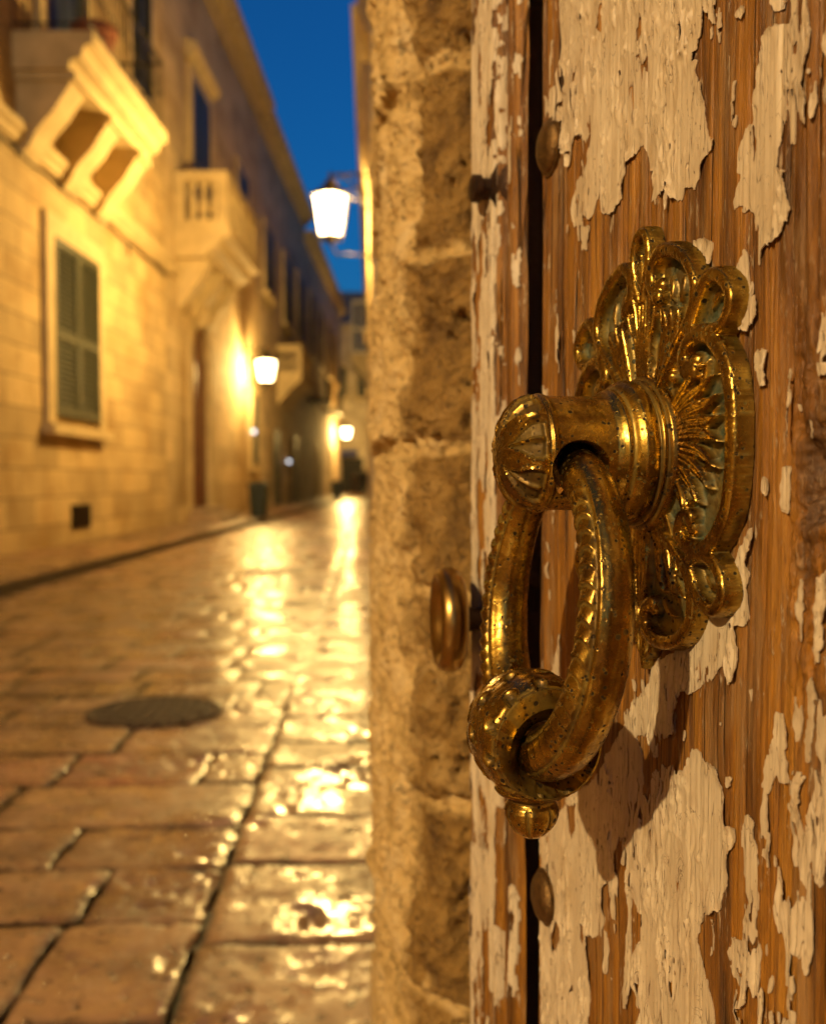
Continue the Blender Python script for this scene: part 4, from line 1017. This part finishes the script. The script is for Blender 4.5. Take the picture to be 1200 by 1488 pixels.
# manhole cover
mc = hit(225, 1035, V3(0, 0, 0), B_)
COVER = m_simple('wet_rusted_cover_iron', (.05, .024, .010), .75, 0, .5, 30, .5, .002)
mh = thing('manhole_cover', 'round dark iron manhole cover set in the wet paving', 'manhole cover', loc=(mc[0], mc[1], 0))
f = MB(); f.lathe([(.27, -.01), (.285, .010), (.30, .013), (.31, .010), (.325, -.01)], 48, mc)
f.build('rim', COVER, mh, True, 40)
f = MB(); f.lathe([(.268, -.01), (.268, .007), (.001, .008)], 48, mc)
for k in range(9):
    for j in range(9):
        x, y = (k-4)*.055, (j-4)*.055
        if math.hypot(x, y) < .24: f.box(mc[0]+x-.018, mc[0]+x+.018, mc[1]+y-.018, mc[1]+y+.018, .0085, .0145)
f.build('lid', COVER, mh)
dc = hit(400, 830, V3(0, 0, 0), B_)
f = MB(); f.box(dc[0]-.35, dc[0]+.35, dc[1]-.25, dc[1]+.25, -.005, .012)
for k in range(8): f.box(dc[0]-.30+k*.08, dc[0]-.26+k*.08, dc[1]-.2, dc[1]+.2, .0125, .018)
dr = f.build('drain_grate', RUST); setp(dr, 'rectangular iron drain grate farther up the wet street', 'drain')

def person(x, y, h, mat, face, label):
    t = thing('person', label, 'person', loc=(x, y, .02), group='people walking at the far end'); s = h/1.75
    J = {'pel': (0, 0, .95), 'chest': (0, .01, 1.30), 'neck': (0, 0, 1.49), 'head': (0, .02, 1.60), 'crown': (0, .01, 1.72),
         'lk': (-.10, .10, .52), 'lf': (-.11, .02, .08), 'lt': (-.11, .16, .03), 'rk': (.10, .02, .50), 'rf': (.11, -.20, .10), 'rt': (.11, -.08, .03),
         'ls': (-.19, 0, 1.42), 'le': (-.25, -.06, 1.15), 'lh': (-.24, .08, .90), 'rs': (.19, 0, 1.42), 're': (.25, .02, 1.14), 'rh': (.25, .14, .92)}
    R = {'pel': .15, 'chest': .16, 'neck': .06, 'head': .10, 'crown': .07, 'lk': .07, 'rk': .07, 'lf': .045, 'rf': .045, 'lt': .035, 'rt': .035, 'ls': .07, 'rs': .07, 'le': .05, 're': .05, 'lh': .04, 'rh': .04}
    ks = list(J); E = [('pel', 'chest'), ('chest', 'neck'), ('neck', 'head'), ('head', 'crown'), ('pel', 'lk'), ('lk', 'lf'), ('lf', 'lt'), ('pel', 'rk'), ('rk', 'rf'), ('rf', 'rt'), ('chest', 'ls'), ('ls', 'le'), ('le', 'lh'), ('chest', 'rs'), ('rs', 're'), ('re', 'rh')]
    me = bpy.data.meshes.new('body'); me.from_pydata([tuple(c*s for c in J[k]) for k in ks], [(ks.index(a), ks.index(b)) for a, b in E], [])
    o = link('body', me, mat, t); md = o.modifiers.new('skin', 'SKIN'); sv = me.skin_vertices[0].data if me.skin_vertices else None
    if sv is None:
        import bmesh
        bm = bmesh.new(); bm.from_mesh(me); bm.verts.layers.skin.verify(); bm.to_mesh(me); bm.free(); sv = me.skin_vertices[0].data
    for k, v in zip(ks, sv): v.radius = (R[k]*s, R[k]*s*.8); v.use_root = (k == 'pel')
    ss_ = o.modifiers.new('sub', 'SUBSURF'); ss_.levels = ss_.render_levels = 1
    t.rotation_euler[2] = face
    return t
person(-1.02, 56, 1.75, CLOTH, 0., 'person in dark clothes walking away by the right wall')
person(-1.75, 62, 1.65, CLOTHB, PI, 'person in brown clothes walking near the far lit doorway')

# ================================================================== GROUND
g = MB(); g.box(-60, 60, -40, 150, -.30, -.035); setp(g.build('ground', EARTH), kind='structure')
LX = lambda y: -5.43+.033*y                         # left house line
KX = lambda y: LX(y)+1.5                            # kerb line
def slabs(name, cells, mat, z0, fine_to, seed, gap=.008):
    rng = random.Random(seed); Vs, Fs, tone, joint = [], [], [], []; n0 = 0
    for xa, xb, ya, yb in cells:
        n = 24 if ya < 4.8 and yb > 1.2 else (10 if ya < fine_to else 4)
        uu = np.linspace(0, 1, n)
        Uu, Vv = np.meshgrid(uu, uu, indexing='ij')
        X0, X1 = xa(ya+(yb-ya)*Vv)+gap/2, xb(ya+(yb-ya)*Vv)-gap/2; j = rng.uniform(-.014, .014)
        X = X0+(X1-X0)*Uu + .016*fbm(Vv*3+ya, Uu*2+xa(ya), 7, 3); Y = ya+gap/2+(yb-ya-gap)*Vv + .018*fbm(Uu*3+xa(ya)*3, Vv*2+ya, 8, 3) + j*(Uu-.5)
        wx, wy = float((X1-X0).mean()), yb-ya
        ed = np.minimum(np.minimum(Uu, 1-Uu)*wx, np.minimum(Vv, 1-Vv)*wy)
        cor = np.hypot(np.maximum(0, .05-np.minimum(Uu, 1-Uu)*wx), np.maximum(0, .05-np.minimum(Vv, 1-Vv)*wy))
        Z = z0 - .0055*np.clip(1-ed/.016, 0, 1)**2 - .005*sstep(.045, .07, cor) + .0034*fbm(X/.24, Y/.24, 11, 4, .6) + rng.uniform(-.002, .002) + (Uu-.5)*rng.uniform(-.005, .005) + (Vv-.5)*rng.uniform(-.005, .005)
        if n == 24: Z = Z - .007*sstep(.28, .5, fbm(X/.045, Y/.045, 12, 3)) + .0014*fbm(X/.03, Y/.03, 13, 2)
        Vs.append(np.stack([X, Y, Z], -1).reshape(-1, 3)); Fs.append(gridfaces(n, n)+n0); n0 += n*n
        tone.append(np.full(n*n, rng.random())); joint.append(np.clip(1-ed/.010, 0, 1).ravel())
    o = npmesh(name, np.concatenate(Vs), np.concatenate(Fs), mat, None, {'tone': np.concatenate(tone), 'joint': np.concatenate(joint)}, True)
    return setp(o, kind='structure')
def rows(fa, fb, y0, y1, ln, width, seed):
    rng = random.Random(seed); y = y0; out = []
    while y < y1:
        yb = min(y+ln*rng.uniform(.8, 1.3), y1); W_ = fb(y)-fa(y); c = [0.]
        while c[-1] < 1: c.append(c[-1]+width*rng.uniform(.65, 1.4)/W_)
        c[-1] = 1.
        if len(c) > 2 and c[-1]-c[-2] < .3*width/W_: c.pop(-2)
        for a, b in zip(c[:-1], c[1:]):
            out.append(((lambda t, a=a: fa(t)+(fb(t)-fa(t))*a), (lambda t, b=b: fa(t)+(fb(t)-fa(t))*b), y, yb))
        y = yb
    return out
GUT = lambda y: rw(y)-.42
slabs('road', rows(KX, GUT, -8, 74, .37, .55, 3) + rows(GUT, lambda y: rw(y)+.06, -8.2, 74, .46, 5., 4), PAVE, 0., 22, 3)
PB = .11
slabs('pavement', rows(lambda y: LX(y)-.02, lambda y: KX(y)-.22, -8, 74, .6, .75, 5), PAVE, PB, 16, 5)
slabs('kerb', rows(lambda y: KX(y)-.21, lambda y: KX(y)-.005, -8, 74, .9, 5., 6), PAVE, PB+.004, 16, 6)
kb = MB(LF[0]); kb.box(-8, 74, -1.495, -.01, -.03, PB-.022); setp(kb.build('pavement_bed', EARTH), kind='structure')

# ================================================================== SKY AND CAMERA
w = bpy.data.worlds.new('World'); S.world = w; w.use_nodes = True; nt = w.node_tree; nt.nodes.clear()
out = nt.nodes.new('ShaderNodeOutputWorld')
sky = nd(nt, 'TexSky', sky_type='NISHITA'); sky.sun_disc = False; sky.sun_elevation = math.radians(4); sky.sun_rotation = math.radians(200)
sky.ozone_density = 7.; sky.air_density = 1.2; sky.dust_density = .3
bg = nd(nt, 'Background', {'Color': sky.outputs[0], 'Strength': .165}); nt.links.new(bg.outputs[0], out.inputs[0])

cd = bpy.data.cameras.new('Camera'); cam = bpy.data.objects.new('Camera', cd); COL.objects.link(cam); S.camera = cam
cam.matrix_world = frame_matrix(CAM, RT, UP, -FW)
cd.sensor_fit = 'VERTICAL'; cd.sensor_height = 36; cd.sensor_width = 29; cd.lens = 36*F/1488
cd.clip_start = .02; cd.clip_end = 500
cd.dof.use_dof = True; cd.dof.focus_distance = .435; cd.dof.aperture_fstop = 8.6

S.render.engine = 'CYCLES'
S.cycles.use_denoising = True
S.cycles.max_bounces = 6; S.cycles.diffuse_bounces = 3; S.cycles.glossy_bounces = 4; S.cycles.transparent_max_bounces = 8
S.cycles.sample_clamp_indirect = 4.; S.cycles.caustics_reflective = False; S.cycles.caustics_refractive = False
S.view_settings.view_transform = 'Standard'; S.view_settings.look = 'None'; S.view_settings.exposure = 0; S.view_settings.gamma = 1
